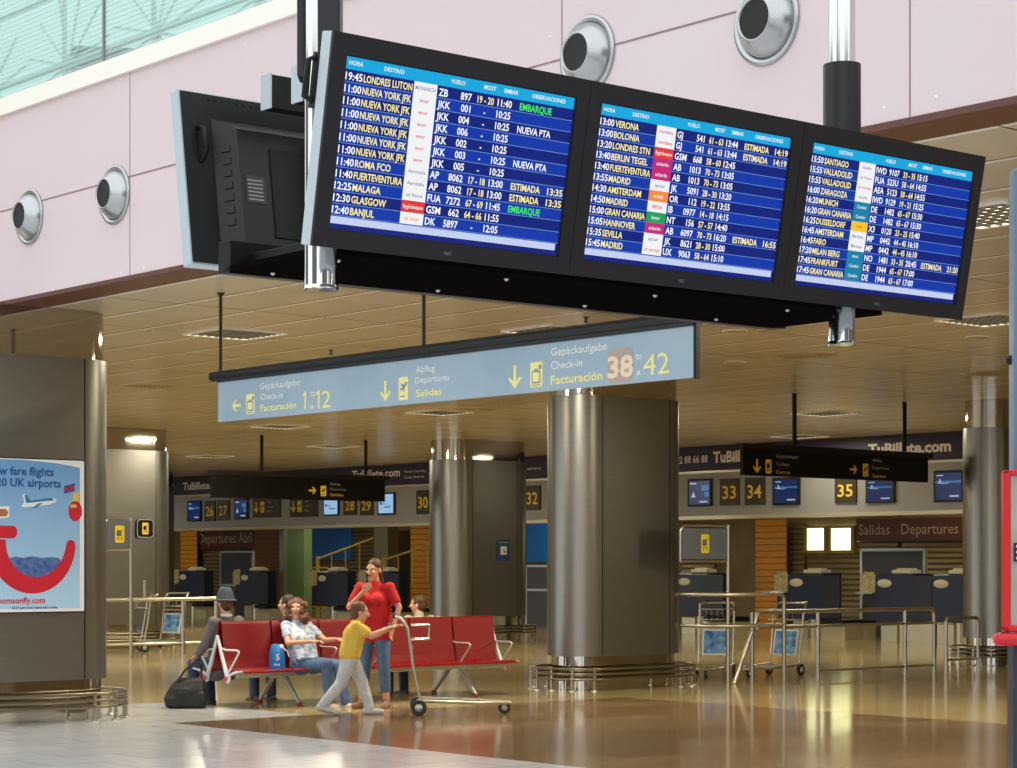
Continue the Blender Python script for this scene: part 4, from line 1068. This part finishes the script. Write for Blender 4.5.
trolley_board(131, 655, 107, 520, 131, 548, 31.6, 'grey sign board with yellow trolley symbol right of the poster pillar')
trolley_board(728, 680, 681.5, 528, 726, 559, YB+.10, 'grey sign board with yellow trolley symbol right of the middle pillar')

# ------------------------------------------------------------------ luggage trolleys
M_AD = noisy('ad_blue', (40, 120, 200), (150, 200, 236), 9, .4)
M_TY = mat('tyre', (40, 40, 42), .6)
tro0 = None
def trolley(loc, rot, label, ad=True, basket=True):
    global tro0
    t = thing('luggage_trolley', label, 'luggage trolley', loc, rot, 'luggage trolleys')
    if tro0 is not None:
        for ch in tro0.children:
            if not ad and ch.name.startswith('advert'): continue
            c = ch.copy(); COL.objects.link(c); c.parent = t
            for g in ch.children:
                d = g.copy(); COL.objects.link(d); d.parent = c
        return t
    # local: front towards +x; handle at -x
    b = []
    m = MB(); m.tube([(-.38, .27, .16), (.3, .24, .13), (.62, .08, .12)], .018); m.tube([(-.38, -.27, .16), (.3, -.24, .13), (.62, -.08, .12)], .018); m.tube([(.62, -.08, .12), (.62, .08, .12)], .018)
    for x in (-.3, -.1, .1, .3): m.tube([(x, -.25, .145), (x, .25, .145)], .012, seg=8)
    m.build('base_frame', M_STEEL, t)
    m = MB()
    for s_ in (-1, 1): m.tube([(-.34, .25*s_, .15), (-.42, .25*s_, .55), (-.47, .25*s_, .92)], .016)
    m.tube([(-.36, -.25, .30), (-.36, .25, .30)], .012, seg=8); m.tube([(-.43, -.25, .72), (-.43, .25, .72)], .012, seg=8)
    m.build('upright', M_STEEL, t)
    m = MB(); m.tube([(-.47, .25, .92), (-.54, .25, 1.02), (-.60, .22, 1.04), (-.60, -.22, 1.04), (-.54, -.25, 1.02), (-.47, -.25, .92)], .017); m.build('handle', M_STEEL, t)
    m = MB(); m.tube([(-.61, -.19, 1.045), (-.61, .19, 1.045)], .024); m.build('grip', M_BLACK, t)
    m = MB()
    for z in (.80, .95):
        m.tube([(-.44, -.24, z), (-.24, -.2, z), (-.24, .2, z), (-.44, .24, z)], .009, seg=6)
    for k in range(6): y = -.2+k*.08; m.tube([(-.24, y, .95), (-.25, y, .80), (-.44, y, .79)], .005, seg=5)
    m.build('basket', M_STEEL, t)
    m = MB(); m.box((-.385, 0, .47), (.012, .4, .38), rot=(0, -.2, 0)); a_ = m.build('advert_panel', M_WHITE, t)
    m = MB(); m.box((-.3925, 0, .47), (.012, .35, .33), rot=(0, -.2, 0)); m.box((-.3785, 0, .47), (.012, .35, .33), rot=(0, -.2, 0)); m.build('advert_print', M_AD, a_)
    for x, y, r in ((-.36, .27, .085), (-.36, -.27, .085), (.56, 0, .065)):
        m = MB(); m.lathe([(.0, -.02), (r*.55, -.02), (r*.6, -.012), (r*.62, -.02), (r, -.018), (r, .018), (r*.62, .02), (r*.6, .012), (r*.55, .02), (0, .02)], Matrix.Translation((x, y, r)) @ Matrix.Rotation(PI/2, 4, 'X'), mi=None, seg=20); w_ = m.build('wheel', M_TY, t)
        m = MB(); m.lathe([(0, -.024), (r*.5, -.022), (r*.5, .022), (0, .024)], Matrix.Translation((x, y, r)) @ Matrix.Rotation(PI/2, 4, 'X'), seg=16); m.build('hub', M_ALU, w_)
    tro0 = t
    return t
VIEW = math.atan2(_c, _s)      # heading of the view direction in plan
RIGHT = VIEW - PI/2
p = onZ(712, 676, 0); trolley((p.x, p.y, 0), VIEW+PI-.25, 'parked luggage trolley with blue advert beside the middle pillar')
p = onZ(771, 676, 0); trolley((p.x, p.y, 0), VIEW+PI-.7, 'parked luggage trolley with blue advert under the steel hoop barrier')
p = onZ(168, 649, 0); trolley((p.x, p.y+.3, 0), VIEW+PI-.5, 'parked luggage trolley with blue advert behind the man in the hat')
p = onZ(120, 652, 0); trolley((p.x, p.y-.1, 0), RIGHT+PI+.3, 'parked luggage trolley without advert right of the poster pillar', ad=False)
p = onZ(452, 714, 0); ptl = p; trolley((p.x, p.y, 0), RIGHT+.06, 'empty luggage trolley being pushed past the red bench', ad=False)

# ------------------------------------------------------------------ red bench, back to back
YBN = 19.87
XBa, XBb = onY(219, 620, YBN).x, onY(491, 616, YBN).x
SP = (XBb-XBa)/6
bn = thing('bench', 'long red back-to-back waiting bench with white and grey steel legs', 'bench', (XBa, YBN, 0))
def seat_shell(k, s_):
    """seat k on side s_ (-1 faces -y)"""
    x0_, x1_ = k*SP+.012, (k+1)*SP-.012
    prof = [(.50, .415), (.46, .432), (.30, .425), (.17, .418), (.125, .44), (.105, .52), (.075, .72), (.045, .93), (.035, .96)]
    m = MB(); th = .018
    top = prof; bot = [(y-.012 if z > .45 else y, z-(.02 if z < .45 else .0)) for y, z in prof]
    for A, flip in ((top, 0), (bot, 1)):
        for (ya_, za_), (yb_, zb_) in zip(A, A[1:]):
            f = m.face([(x0_, s_*ya_, za_), (x1_, s_*ya_, za_), (x1_, s_*yb_, zb_), (x0_, s_*yb_, zb_)]); f.smooth = True
    ring = [(y, z) for y, z in top] + [(y, z) for y, z in reversed(bot)]
    for x in (x0_, x1_): 
        for i in range(len(top)-1): m.face([(x, s_*top[i][0], top[i][1]), (x, s_*top[i+1][0], top[i+1][1]), (x, s_*bot[i+1][0], bot[i+1][1]), (x, s_*bot[i][0], bot[i][1])])
    for i in (0, -1): m.face([(x0_, s_*top[i][0], top[i][1]), (x1_, s_*top[i][0], top[i][1]), (x1_, s_*bot[i][0], bot[i][1]), (x0_, s_*bot[i][0], bot[i][1])])
    return m
for k in range(6):
    for s_ in (-1, 1): seat_shell(k, s_).build('seat', M_RED, bn)
m = MB()
for s_ in (-1, 1): m.bx(.05, 6*SP-.05, s_*.27-.035, s_*.27+.035, .335, .395, bev=.008)
m.build('beam', M_ALU, bn)
for xw in (13.62, 16.2):
    x = xw - XBa
    for s_ in (-1, 1):
        m = MB(); m.tube([(x, s_*.08, .36), (x, s_*.2, .23), (x, s_*.40, .03)], .034, r2=.020, seg=10); m.build('leg', M_ALU, bn)
        m = MB(); m.lathe([(.03, 0), (.035, .012), (.03, .035), (.02, .045)], Matrix.Translation((x, s_*.405, 0)), seg=12); m.build('foot_cap', mat('foot_red', (150, 40, 50)), bn)
    m = MB(); m.bx(x-.03, x+.03, -.3, .3, .33, .38, bev=.01); m.build('cross_beam', M_ALU, bn)
M_LWHITE = mat('arm_white', (226, 226, 230), .3, .2)
def arm(k, s_, material):
    x = k*SP
    m = MB(); m.tube([(x, s_*.08, .66), (x, s_*.12, .645), (x, s_*.37, .645), (x, s_*.40, .63), (x, s_*.385, .60), (x, s_*.20, .40)], .012, seg=8); m.build('armrest', material, bn)
for k, s_ in ((0, -1), (0, 1), (2, -1), (3, -1), (5, -1), (6, -1), (2, 1), (4, 1), (6, 1)): arm(k, s_, M_LWHITE if k == 0 else M_ALU)
for k in (0, 6):
    for s_ in (-1, 1):
        x = k*SP + (-.02 if k == 0 else .02)
        m = MB(); m.tube([(x, 0, .80), (x, s_*.10, .56), (x, s_*.21, .33)], .017, r2=.026, seg=10); m.ball((x, s_*.215, .33), (.026, .045, .055)); m.tube([(x, s_*.22, .36), (x, s_*.36, .405), (x, s_*.5, .42)], .019, r2=.012, seg=8); m.build('end_frame', M_LWHITE if k == 0 else M_ALU, bn)
        m = MB(); m.lathe([(0, .012), (.028, .012), (.03, 0)], Matrix.Translation((x-(.03 if k == 0 else -.03), s_*.215, .33)) @ Matrix.Rotation(-PI/2 if k == 0 else PI/2, 4, 'Y'), seg=14); m.build('cap', mat('cap_pink', (200, 70, 90)), bn)

# ------------------------------------------------------------------ people
def remeshed(mb, voxel, smooth=3):
    me = bpy.data.meshes.new('tmp'); bmesh.ops.recalc_face_normals(mb.bm, faces=mb.bm.faces[:]); mb.bm.to_mesh(me); mb.bm.free()
    o = bpy.data.objects.new('tmp', me); COL.objects.link(o)
    md = o.modifiers.new('r', 'REMESH'); md.mode = 'VOXEL'; md.voxel_size = voxel; md.use_smooth_shade = True
    if smooth: sm = o.modifiers.new('s', 'SMOOTH'); sm.iterations = smooth; sm.factor = .5
    bpy.context.view_layer.update()
    dg = bpy.context.evaluated_depsgraph_get(); r = bpy.data.meshes.new_from_object(o.evaluated_get(dg))
    bpy.data.objects.remove(o); bpy.data.meshes.remove(me)
    for p_ in r.polygons: p_.use_smooth = True
    return r
def link(me, name, mats, parent):
    me.name = name; me.materials.clear()
    for q in mats: me.materials.append(q)
    o = bpy.data.objects.new(name, me); COL.objects.link(o); o.parent = parent; return o
M_SKIN = noisy('skin', (214, 162, 134), (204, 148, 120), 8, .5)
M_LIP = mat('lip', (170, 92, 84), .45); M_EYE = mat('eye_dark', (46, 32, 26), .3); M_EYEW = mat('eye_white', (226, 220, 214), .3)
def person(label, loc, rot, P, cloth, hair, k=1.0, shoe=(60, 50, 46), hairfn=None, extra=None):
    """P: joints in metres, the person faces +x, y is to the person's left. P keys: pel, chest, neck, head, sh, el, wr, hip, kn, an (pairs L,R), face (yaw), toe (yaw pair)."""
    t = thing('person', label, 'person', loc, rot)
    if k != 1: t.scale = (k, k, k)
    v = {q: ([V(a) for a in w] if isinstance(w, list) and hasattr(w[0], '__len__') else (V(w) if hasattr(w, '__len__') and len(w) == 3 else w)) for q, w in P.items()}
    pel, che, nek, hed = v['pel'], v['chest'], v['neck'], v['head']
    fem = P.get('fem', False); bw_ = .9 if fem else 1.0
    m = MB()
    def torso(m, d):
        side = (v['sh'][0]-v['sh'][1]).normalized(); hs_ = (v['hip'][0]-v['hip'][1]).normalized()
        for q in (-1, 1):
            m.cap(pel + hs_*.065*q, che + side*.075*q, .115*bw_+d, .115*bw_+d)
            m.cap(pel + hs_*.07*q - V((0, 0, .02)), v['hip'][0 if q > 0 else 1], .115+d, .10+d)
        m.cap(che, nek - (nek-che)*.25, .12*bw_+d, .07+d)
        for q in (0, 1): m.cap(che + side*(.05 if q == 0 else -.05) + (nek-che)*.3, v['sh'][q], .075*bw_+d, .058*bw_+d)
        if fem:
            fw = P.get('fwd', V((1, 0, 0)))
            for q in (-1, 1): m.ball(che + V(fw)*.085 + side*.07*q - V((0, 0, .02)), .068+d)
    torso(m, 0)
    m.cap(nek - (nek-che)*.1, hed - V((0, 0, .05)), .052, .05)
    # head
    yaw, pit = P.get('face', 0), P.get('pitch', 0)
    HM = Euler((0, pit, yaw)).to_matrix().to_4x4(); hp_ = lambda x, y, z: hed + HM @ V((x, y, z))
    m.ball(hed + HM @ V((-.008, 0, .028)), (.092, .074, .085), M=HM); m.ball(hp_(.022, 0, -.03), (.062, .058, .082), M=HM); m.ball(hp_(.04, 0, -.092), (.032, .03, .022), M=HM)
    m.cap(hp_(.088, 0, .012), hp_(.104, 0, -.028), .010, .015, seg=8)
    for q in (-1, 1):
        m.ball(hp_(-.006, q*.075, -.012), (.02, .011, .034), M=HM); m.ball(hp_(.072, q*.034, -.02), (.02, .022, .02), M=HM); m.ball(hp_(.076, q*.032, .030), (.012, .024, .009), M=HM)
    m.ball(hp_(.080, 0, -.058), (.012, .025, .008), M=HM)
    # arms and hands
    for q in (0, 1):
        s_, e_, w_ = v['sh'][q], v['el'][q], v['wr'][q]
        m.cap(s_, e_, .050*bw_, .038*bw_); m.cap(e_, w_, .038*bw_, .026*bw_)
        hd = P.get('hand', [None, None])[q]; hd = V(hd).normalized() if hd is not None else (w_-e_).normalized()
        up = P.get('palm', [V((0, 0, 1))]*2)[q]; up = V(up); sd = hd.cross(up).normalized(); up = sd.cross(hd).normalized()
        pc = w_ + hd*.045
        m.box(pc, (.085, .075, .026), rot=Matrix((hd, sd, up)).transposed().to_4x4(), bev=.008)
        for j, (o_, ln) in enumerate(((-.030, .066), (-.010, .076), (.010, .072), (.029, .056))):
            a_ = w_ + hd*.082 + sd*o_; b_ = a_ + (hd - up*.25).normalized()*ln*.5; c_ = b_ + (hd*.8 - up*.75).normalized()*ln*.5
            m.cap(a_ - hd*.02, b_, .0095, .009, seg=7); m.cap(b_, c_, .009, .0075, seg=7)
        sg_ = 1 if (q == 0) else -1
        a_ = w_ + hd*.025 - sd*.03*sg_; b_ = a_ + (hd*.7 - sd*.75*sg_ - up*.2).normalized()*.038; m.cap(a_, b_, .014, .010, seg=7); m.cap(b_, b_+(hd - up*.2).normalized()*.03, .010, .008, seg=7)
    # legs and feet
    toes = P.get('toe', [0, 0])
    for q in (0, 1):
        h_, n_, a_ = v['hip'][q], v['kn'][q], v['an'][q]
        m.cap(h_, n_, .085, .055); m.cap(n_, n_.lerp(a_, .35), .052, .056); m.cap(n_.lerp(a_, .35), a_, .055, .036)
        td = V((math.cos(toes[q]), math.sin(toes[q]), P.get('toep', [0, 0])[q])); fl_ = a_ - V((0, 0, .045))
        m.cap(fl_ - td*.035, fl_ + td*.13 - V((0, 0, .012)), .036, .026)
    me = remeshed(m, .0065)
    o = link(me, 'body', [M_SKIN, M_LIP, M_EYE, M_EYEW], t)
    for p_ in me.polygons:
        c_ = HM.inverted() @ (p_.center - hed)
        if c_.x > .05:
            for q in (-1, 1):
                if abs(c_.z-.012) < .0075 and abs(c_.y-q*.032) < .014: p_.material_index = 2 if abs(c_.y-q*.032) < .007 else 3
            if abs(c_.z+.058) < .008 and abs(c_.y) < .024: p_.material_index = 1
    # clothes
    def garment(name, fn, material, voxel=.010):
        g = MB(); fn(g); return link(remeshed(g, voxel, 4), name, [material], t)
    sl = cloth.get('sleeve', 1.0)
    def top(g):
        torso(g, .014)
        dn = cloth.get('hem', 0)
        if dn:
            for q in (0, 1): g.cap(pel, v['hip'][q] - V((0, 0, dn)), .14, .135)
        for q in (0, 1):
            s_, e_, w_ = v['sh'][q], v['el'][q], v['wr'][q]
            if sl <= .5: g.cap(s_, s_.lerp(e_, sl*2), .068*bw_, .062*bw_)
            else: g.cap(s_, e_, .066, .054); g.cap(e_, e_.lerp(w_, (sl-.5)*1.9), .054, .044)
        if cloth.get('collar'): g.cap(nek - (nek-che)*.2, nek + (hed-nek)*.15, .066, .06)
    to = garment(cloth['top'][0], top, cloth['top'][1])
    lg = cloth.get('leg', 1.0)
    def bottom(g):
        for q in (-1, 1): 
            hs_ = (v['hip'][0]-v['hip'][1]).normalized(); g.cap(pel + hs_*.065*q - V((0, 0, .0)), v['hip'][0 if q > 0 else 1], .128*bw_, .115)
        for q in (0, 1):
            h_, n_, a_ = v['hip'][q], v['kn'][q], v['an'][q]; e_ = n_.lerp(a_, lg)
            g.cap(h_, n_, .100, .072); g.cap(n_, e_, .072, .060)
    garment('trousers', bottom, cloth['bottom'])
    for q in (0, 1):
        a_ = v['an'][q]; td = V((math.cos(toes[q]), math.sin(toes[q]), P.get('toep', [0, 0])[q])); fl_ = a_ - V((0, 0, .045))
        g = MB(); g.cap(fl_ - td*.04, fl_ + td*.14 - V((0, 0, .010)), .045, .036); g.cap(fl_ + V((0, 0, .02)), a_, .045, .044)
        link(remeshed(g, .009, 2), 'shoe', [mat('shoe_%d_%d_%d' % shoe, shoe, .5)], t)
    if hair:
        def hf(g): 
            if hairfn: hairfn(g, hp_, HM)
            else:
                g.ball(hp_(-.022, 0, .045), (.092, .082, .084), M=HM); g.ball(hp_(-.05, 0, -.01), (.058, .074, .08), M=HM)
                for q in (-1, 1): g.ball(hp_(.0, q*.066, .03), (.04, .016, .03), M=HM)
        garment('hair', hf, hair, .007)
    if extra: extra(t, hp_, HM, v)
    return t
def seated(lean=-.08, **kw):
    d = dict(pel=(0, 0, .53), chest=(lean*.7, 0, .85), neck=(lean, 0, 1.04), head=(lean+.02, 0, 1.19), sh=[(lean*.9, .18, .98), (lean*.9, -.18, .98)], el=[(lean+.04, .25, .72), (lean+.04, -.25, .72)], wr=[(.22, .16, .62), (.22, -.16, .62)],
             hip=[(.04, .09, .50), (.04, -.09, .50)], kn=[(.44, .12, .50), (.44, -.12, .50)], an=[(.42, .12, .10), (.42, -.12, .10)], face=0)
    d.update(kw); return d
def lt(x, y, z): return (x, y, z)
M_JEAN = noisy('denim', (70, 96, 136), (88, 116, 154), 14, .8)
M_JEAND = noisy('dark_denim', (48, 58, 88), (58, 70, 102), 14, .8)
M_PALE = noisy('pale_jeans', (186, 190, 196), (204, 208, 212), 10, .8)
M_SUIT = noisy('grey_wool', (92, 90, 94), (104, 102, 106), 20, .85)
M_FLOR = noisy('floral', (222, 226, 232), (120, 146, 190), 16, .8)
rp = NT(M_FLOR).t.nodes
M_REDTOP = noisy('red_cotton', (196, 26, 34), (178, 20, 30), 6, .8)
M_YTOP = noisy('yellow_cotton', (218, 184, 70), (228, 196, 90), 6, .8)
M_BEIGE = noisy('beige_cotton', (188, 176, 150), (174, 162, 138), 6, .85)
M_BLK = noisy('black_cotton', (40, 38, 42), (52, 50, 54), 6, .85)
HB = noisy('hair_brown', (66, 42, 30), (84, 54, 38), 30, .6); HAU = noisy('hair_auburn', (112, 66, 44), (84, 48, 34), 26, .55); HBR = noisy('hair_dark', (46, 34, 28), (62, 46, 36), 30, .6)
BX = lambda k: XBa + k*SP
UPY = PI/2; DNY = -PI/2
SZ = -.035
# man in the hat, back seat at the near left end, facing away
def hat(t, hp_, HM, v):
    M_HAT = mat('hat_felt', (60, 68, 82), .9)
    c_ = hp_(-.005, 0, .0); Mh = Matrix.Translation(c_) @ HM
    m = MB(); m.lathe([(0, .182), (.03, .188), (.058, .180), (.078, .145), (.094, .08), (.102, .050), (.118, .034), (.128, .030), (.129, .036), (.116, .044), (.105, .058)], Mh @ Matrix.Scale(1.12, 4, (1, 0, 0)), seg=28); m.build('hat', M_HAT, t)
    m = MB(); m.lathe([(.1035, .060), (.1005, .085), (.098, .085), (.1, .06)], Mh @ Matrix.Scale(1.12, 4, (1, 0, 0)), seg=28); m.build('hat_band', mat('hat_band', (40, 44, 54), .7), t)
    m = MB(); m.lathe([(.062, 0), (.067, .03), (.06, .034)], Matrix.Translation(v['neck']), seg=18); m.build('collar', mat('shirt_white', (222, 214, 214), .7), t)
p = onY(224, 640, YBN+.24)
person('person in a grey suit and hat sitting with their back to the camera', (p.x, YBN+.24, SZ), UPY+.12, seated(-.04, el=[(.02, .27, .72), (.02, -.27, .72)], wr=[(.22, .2, .60), (.2, -.2, .6)], face=-.3, kn=[(.38, .13, .50), (.40, -.10, .50)], an=[(.36, .14, .10), (.36, -.10, .10)]), dict(top=('jacket', M_SUIT), bottom=M_JEAND, sleeve=.95, collar=False, hem=.06), HB, 1.0, (40, 36, 34), None, hat)
p = onY(283, 640, YBN+.24)
person('person with dark hair on the far seats, profile turned left, behind the floral top', (p.x, YBN+.24, SZ), UPY, seated(-.10, face=.5, pitch=-.05), dict(top=('shirt', M_BLK), bottom=M_JEAND, sleeve=.5), HBR, .98)
p = onY(417, 640, YBN+.24)
person('person in a beige shirt on the far seats behind the bench, head turned left', (p.x, YBN+.24, SZ), UPY, seated(-.06, face=.62, neck=(-.05, 0, 1.03), head=(-.02, .0, 1.175)), dict(top=('shirt', M_BEIGE), bottom=M_JEAND, sleeve=.5, collar=True), noisy('hair_chestnut', (88, 54, 36), (70, 44, 30), 30, .6), .97)
# woman with curly hair on the front seats
def curly(g, hp_, HM):
    g.ball(hp_(-.02, 0, .05), (.098, .09, .085), M=HM); random.seed(5)
    for k in range(46):
        a_ = random.uniform(.75, 2*PI-.75); z = random.uniform(-.17, .07); r_ = .086 + .02*random.random() + (.02 if z < -.05 else 0)
        g.ball(hp_(-.015 + r_*math.cos(a_), r_*math.sin(a_), z), random.uniform(.026, .04), seg=8)
p = onY(305, 640, YBN-.28)
wtx = person('person with curly auburn hair in a white floral top sitting beside the blue bag', (p.x, YBN-.28, SZ), DNY+.1,
       seated(-.16, fem=True, neck=(-.17, .0, 1.0), head=(-.15, .0, 1.15), chest=(-.10, 0, .82), face=-.85, pitch=-.1, sh=[(-.15, .16, .95), (-.15, -.16, .95)], el=[(.08, .24, .78), (.0, -.26, .76)], wr=[(.30, .20, .80), (.22, -.10, .78)], kn=[(.44, .12, .50), (.42, -.04, .52)], an=[(.58, .12, .09), (.46, -.02, .09)]), dict(top=('floral_top', M_FLOR), bottom=M_JEAN, sleeve=.28), HAU, .98, (214, 200, 180), curly)
# standing woman in red
def pony(g, hp_, HM):
    g.ball(hp_(-.02, 0, .045), (.095, .084, .086), M=HM); g.ball(hp_(-.075, 0, .0), (.05, .06, .07), M=HM)
    for k in range(8): g.ball(hp_(-.085-.004*k, 0, -.02-.025*k), (.034, .046, .03), seg=8, M=HM)
p = onZ(375, 708, 0)
person('person in a red top and jeans standing in front of the red bench', (p.x, p.y, 0), VIEW+PI-.35,
       dict(pel=(0, 0, .93), chest=(0, 0, 1.22), neck=(.0, 0, 1.40), head=(.02, 0, 1.535), fem=True, face=-.2, pitch=.1, sh=[(0, .175, 1.34), (0, -.175, 1.34)], el=[(.02, .30, 1.12), (.10, -.27, 1.12)], wr=[(.10, .26, .90), (.17, -.06, 1.30)], palm=[V((0, -1, 0)), V((-1, 0, .2))],
            hip=[(0, .09, .88), (0, -.09, .88)], kn=[(.04, .12, .50), (.0, -.12, .50)], an=[(-.02, .13, .085), (.05, -.14, .085)], toe=[.25, -.25]), dict(top=('red_top', M_REDTOP), bottom=M_JEAN, sleeve=.34, leg=.68, hem=.04), HB, 1.0, (150, 110, 96), pony)
# child pushing the trolley
p = onZ(350, 715, 0)
person('person, a child in a yellow top and pale jeans striding and pushing the empty trolley', (p.x, p.y, 0), RIGHT+.06,
       dict(pel=(0, 0, .70), chest=(.05, 0, .92), neck=(.085, 0, 1.05), head=(.115, 0, 1.17), face=.1, pitch=.1, sh=[(.075, .125, 1.01), (.075, -.125, 1.01)], el=[(.25, .16, .90), (.25, -.16, .90)], wr=[(.46, .14, .99), (.46, -.14, .99)],
            hip=[(0, .07, .66), (0, -.07, .66)], kn=[(.13, .08, .38), (-.10, -.08, .36)], an=[(.22, .08, .085), (-.30, -.08, .13)], toep=[.0, -.25]), dict(top=('yellow_top', M_YTOP), bottom=M_PALE, sleeve=.3, leg=.98), HAU, .93, (190, 186, 184))

# ------------------------------------------------------------------ bags
p = onZ(186, 708, 0)
bg = thing('duffel_bag', 'black duffel bag on the floor beside the man in the hat', 'bag', (p.x, p.y, 0), RIGHT+.1); bg.scale = (.84, .84, .9)
m = MB()
rr_ = lambda w, d, z, sx=0: [(x + sx, y, z) for x, y in rrect(w, d, min(w, d)*.35, 4)]
loft(m, [rr_(.46, .26, 0), rr_(.54, .32, .03), rr_(.56, .33, .12, -.01), rr_(.50, .27, .24, .02), rr_(.38, .14, .34, .05), rr_(.30, .06, .37, .06)])
for k in range(5): m.ball((-.2+.1*k, -.14+.02*(k % 2), .1+.05*(k % 3)), (.07, .04, .06))
me = remeshed(m, .012, 5); link(me, 'body', [noisy('bag_black', (20, 22, 24), (32, 34, 36), 9, .7)], bg)
m = MB(); m.tube([(-.1, -.08, .34), (-.02, -.05, .46), (.1, -.0, .56), (.2, .03, .54), (.2, .05, .34)], .014, seg=8); m.build('strap', mat('strap_black', (22, 22, 24), .7), bg)
m = MB(); m.bx(-.08, .2, -.006, .006, .362, .378); m.build('zip', mat('zip_grey', (70, 74, 76), .4, .5), bg)
m = MB(); m.tube([(-.12, -.142, .10), (-.08, -.144, .2), (0, -.135, .23)], .006, seg=6); m.build('piping', mat('piping_green', (20, 84, 66), .6), bg)
p = onY(276, 668, YBN-.27)
bb = thing('carrier_bag', 'bright blue carrier bag with white logo standing on the red bench', 'bag', (p.x, YBN-.29, .415), -.35)
m = MB()
BW = .64
sq = lambda L: [[(x*BW, y, z) for x, y, z in r] for r in L]
loft(m, sq([[(-.125, -.06, .0), (.125, -.06, .0), (.125, .06, .0), (-.125, .06, .0)], [(-.12, -.05, .16), (.12, -.05, .16), (.12, .05, .16), (-.12, .05, .16)], [(-.10, -.015, .27), (.10, -.015, .27), (.10, .015, .27), (-.10, .015, .27)], [(-.085, -.01, .285), (.085, -.01, .285), (.085, .01, .285), (-.085, .01, .285)]]))
m.build('body', mat('bag_blue', (16, 112, 190), .45), bb)
m = MB(); M = facing_mY((0, -.0665, .0)); m.text('5', M @ Matrix.Translation((-.03, .11, 0)), .07, wx=1, bold=.03); m.text('shop', M @ Matrix.Translation((-.055, .05, 0)), .028, bold=.02); m.build('print', M_WHITE, bb, auto=False)
m = MB(); m.ball((.05, -.0, .25), (.03, .03, .035)); m.tube([(.06, 0, .25), (.12, .0, .20), (.14, .0, .14)], .009, seg=6); m.build('tie', M_WHITE, bb)

# ------------------------------------------------------------------ blue grey column post and red machine at the right edge
p = atD(1014, 168, 9.0)
wm = .55
tt = thing('information_totem', 'tall blue grey totem at the right edge of the hall', 'totem', (p.x, p.y, 0), 0)
tt.rotation_euler = (0, 0, -YAW)
m = MB(); m.bx(0, wm, 0, .10, .35, p.z, 0, bev=.01); m.build('body', mat('totem_blue', (104, 128, 150), .4), tt)
m = MB(); m.bx(.006, wm-.006, .01, .09, 0, .35); m.build('plinth', mat('totem_navy', (40, 48, 62), .4), tt)
m = MB(); m.bx(-.004, wm-.012, -.004, .104, .36, 1.28, 0); m.build('lower_panel', MATS['totem_navy'], tt)
m = MB(); m.ball((.0, .06, 2.48), .022, seg=10); m.build('bolt', M_BLACK, tt)
pm = atD(1002.5, 470, 8.95); pz0 = atD(1000, 632, 8.95).z
mc = thing('payphone_cabinet', 'red framed cabinet with grey front on the totem at the right edge', 'cabinet', (pm.x, pm.y, pz0)); mc.rotation_euler = (0, 0, -YAW)
wm2, hm = .5, pm.z-pz0
m = MB()
for A in ((0, .03, 0, hm), (wm2-.03, wm2, 0, hm), (0, wm2, hm-.025, hm), (0, wm2, 0, .03)): m.bx(A[0], A[1], -.03, .03, A[2], A[3], bev=.008)
m.build('frame', M_REDP, mc)
m = MB(); m.bx(.028, wm2-.028, -.01, .05, .02, hm-.02); m.build('front_panel', noisy('cabinet_grey', (176, 184, 178), (150, 160, 156), 3, .3, .3), mc)
m = MB(); m.bx(.045, .3, -.022, -.008, .30, .38); m.build('control_plate', M_NAVY, mc)
m = MB()
for k in range(3): m.lathe([(0, .006), (.008, .004), (.008, 0)], Matrix.Translation((.06, -.022, .315+.025*k)) @ Matrix.Rotation(PI/2, 4, 'X'), seg=10)
m.build('button', M_WHITE, mc)
m = MB(); m.tube([(-.02, -.03, -.03), (wm2, -.03, -.03)], .028, seg=16); m.ball((-.02, -.03, -.03), .028); m.build('bumper_bar', M_REDP, mc)

# ------------------------------------------------------------------ light
w = bpy.data.worlds.new('World'); S.world = w; w.use_nodes = True
bgn = w.node_tree.nodes['Background']; bgn.inputs[1].default_value = 1.0
_n = w.node_tree.nodes; _l = w.node_tree.links
def wm(op, a, b=0.):
    x = _n.new('ShaderNodeMath'); x.operation = op
    for i, q in enumerate((a, b)):
        if isinstance(q, (int, float)): x.inputs[i].default_value = q
        else: _l.new(q, x.inputs[i])
    return x.outputs[0]
_tc = _n.new('ShaderNodeTexCoord'); _sp = _n.new('ShaderNodeSeparateXYZ'); _l.new(_tc.outputs['Generated'], _sp.inputs[0])
# daylight, bright overhead; invented bright and dark azimuth bands put contrast into the chrome
_az = wm('ARCTAN2', _sp.outputs[1], _sp.outputs[0])
_added_band = wm('GREATER_THAN', wm('SINE', wm('ADD', wm('MULTIPLY', _az, 5.0), .9)), -.05)
_up = wm('GREATER_THAN', _sp.outputs[2], .235)
_low = wm('LESS_THAN', _sp.outputs[2], -.02)
_f = wm('MAXIMUM', _added_band, _up)
_st = wm('MULTIPLY', wm('ADD', wm('MULTIPLY', _f, 1.38), .18), wm('SUBTRACT', 1.0, wm('MULTIPLY', _low, .6)))
_rgb = _n.new('ShaderNodeRGB'); _rgb.outputs[0].default_value = (.95, 1.0, 1.0, 1)
_l.new(_rgb.outputs[0], bgn.inputs[0]); _l.new(_st, bgn.inputs[1])
S.view_settings.view_transform = 'Standard'; S.view_settings.look = 'None'; S.view_settings.gamma = 1; S.view_settings.exposure = 0
S.view_settings.use_curve_mapping = False
S.cycles.use_denoising = True
S.cycles.max_bounces = 8
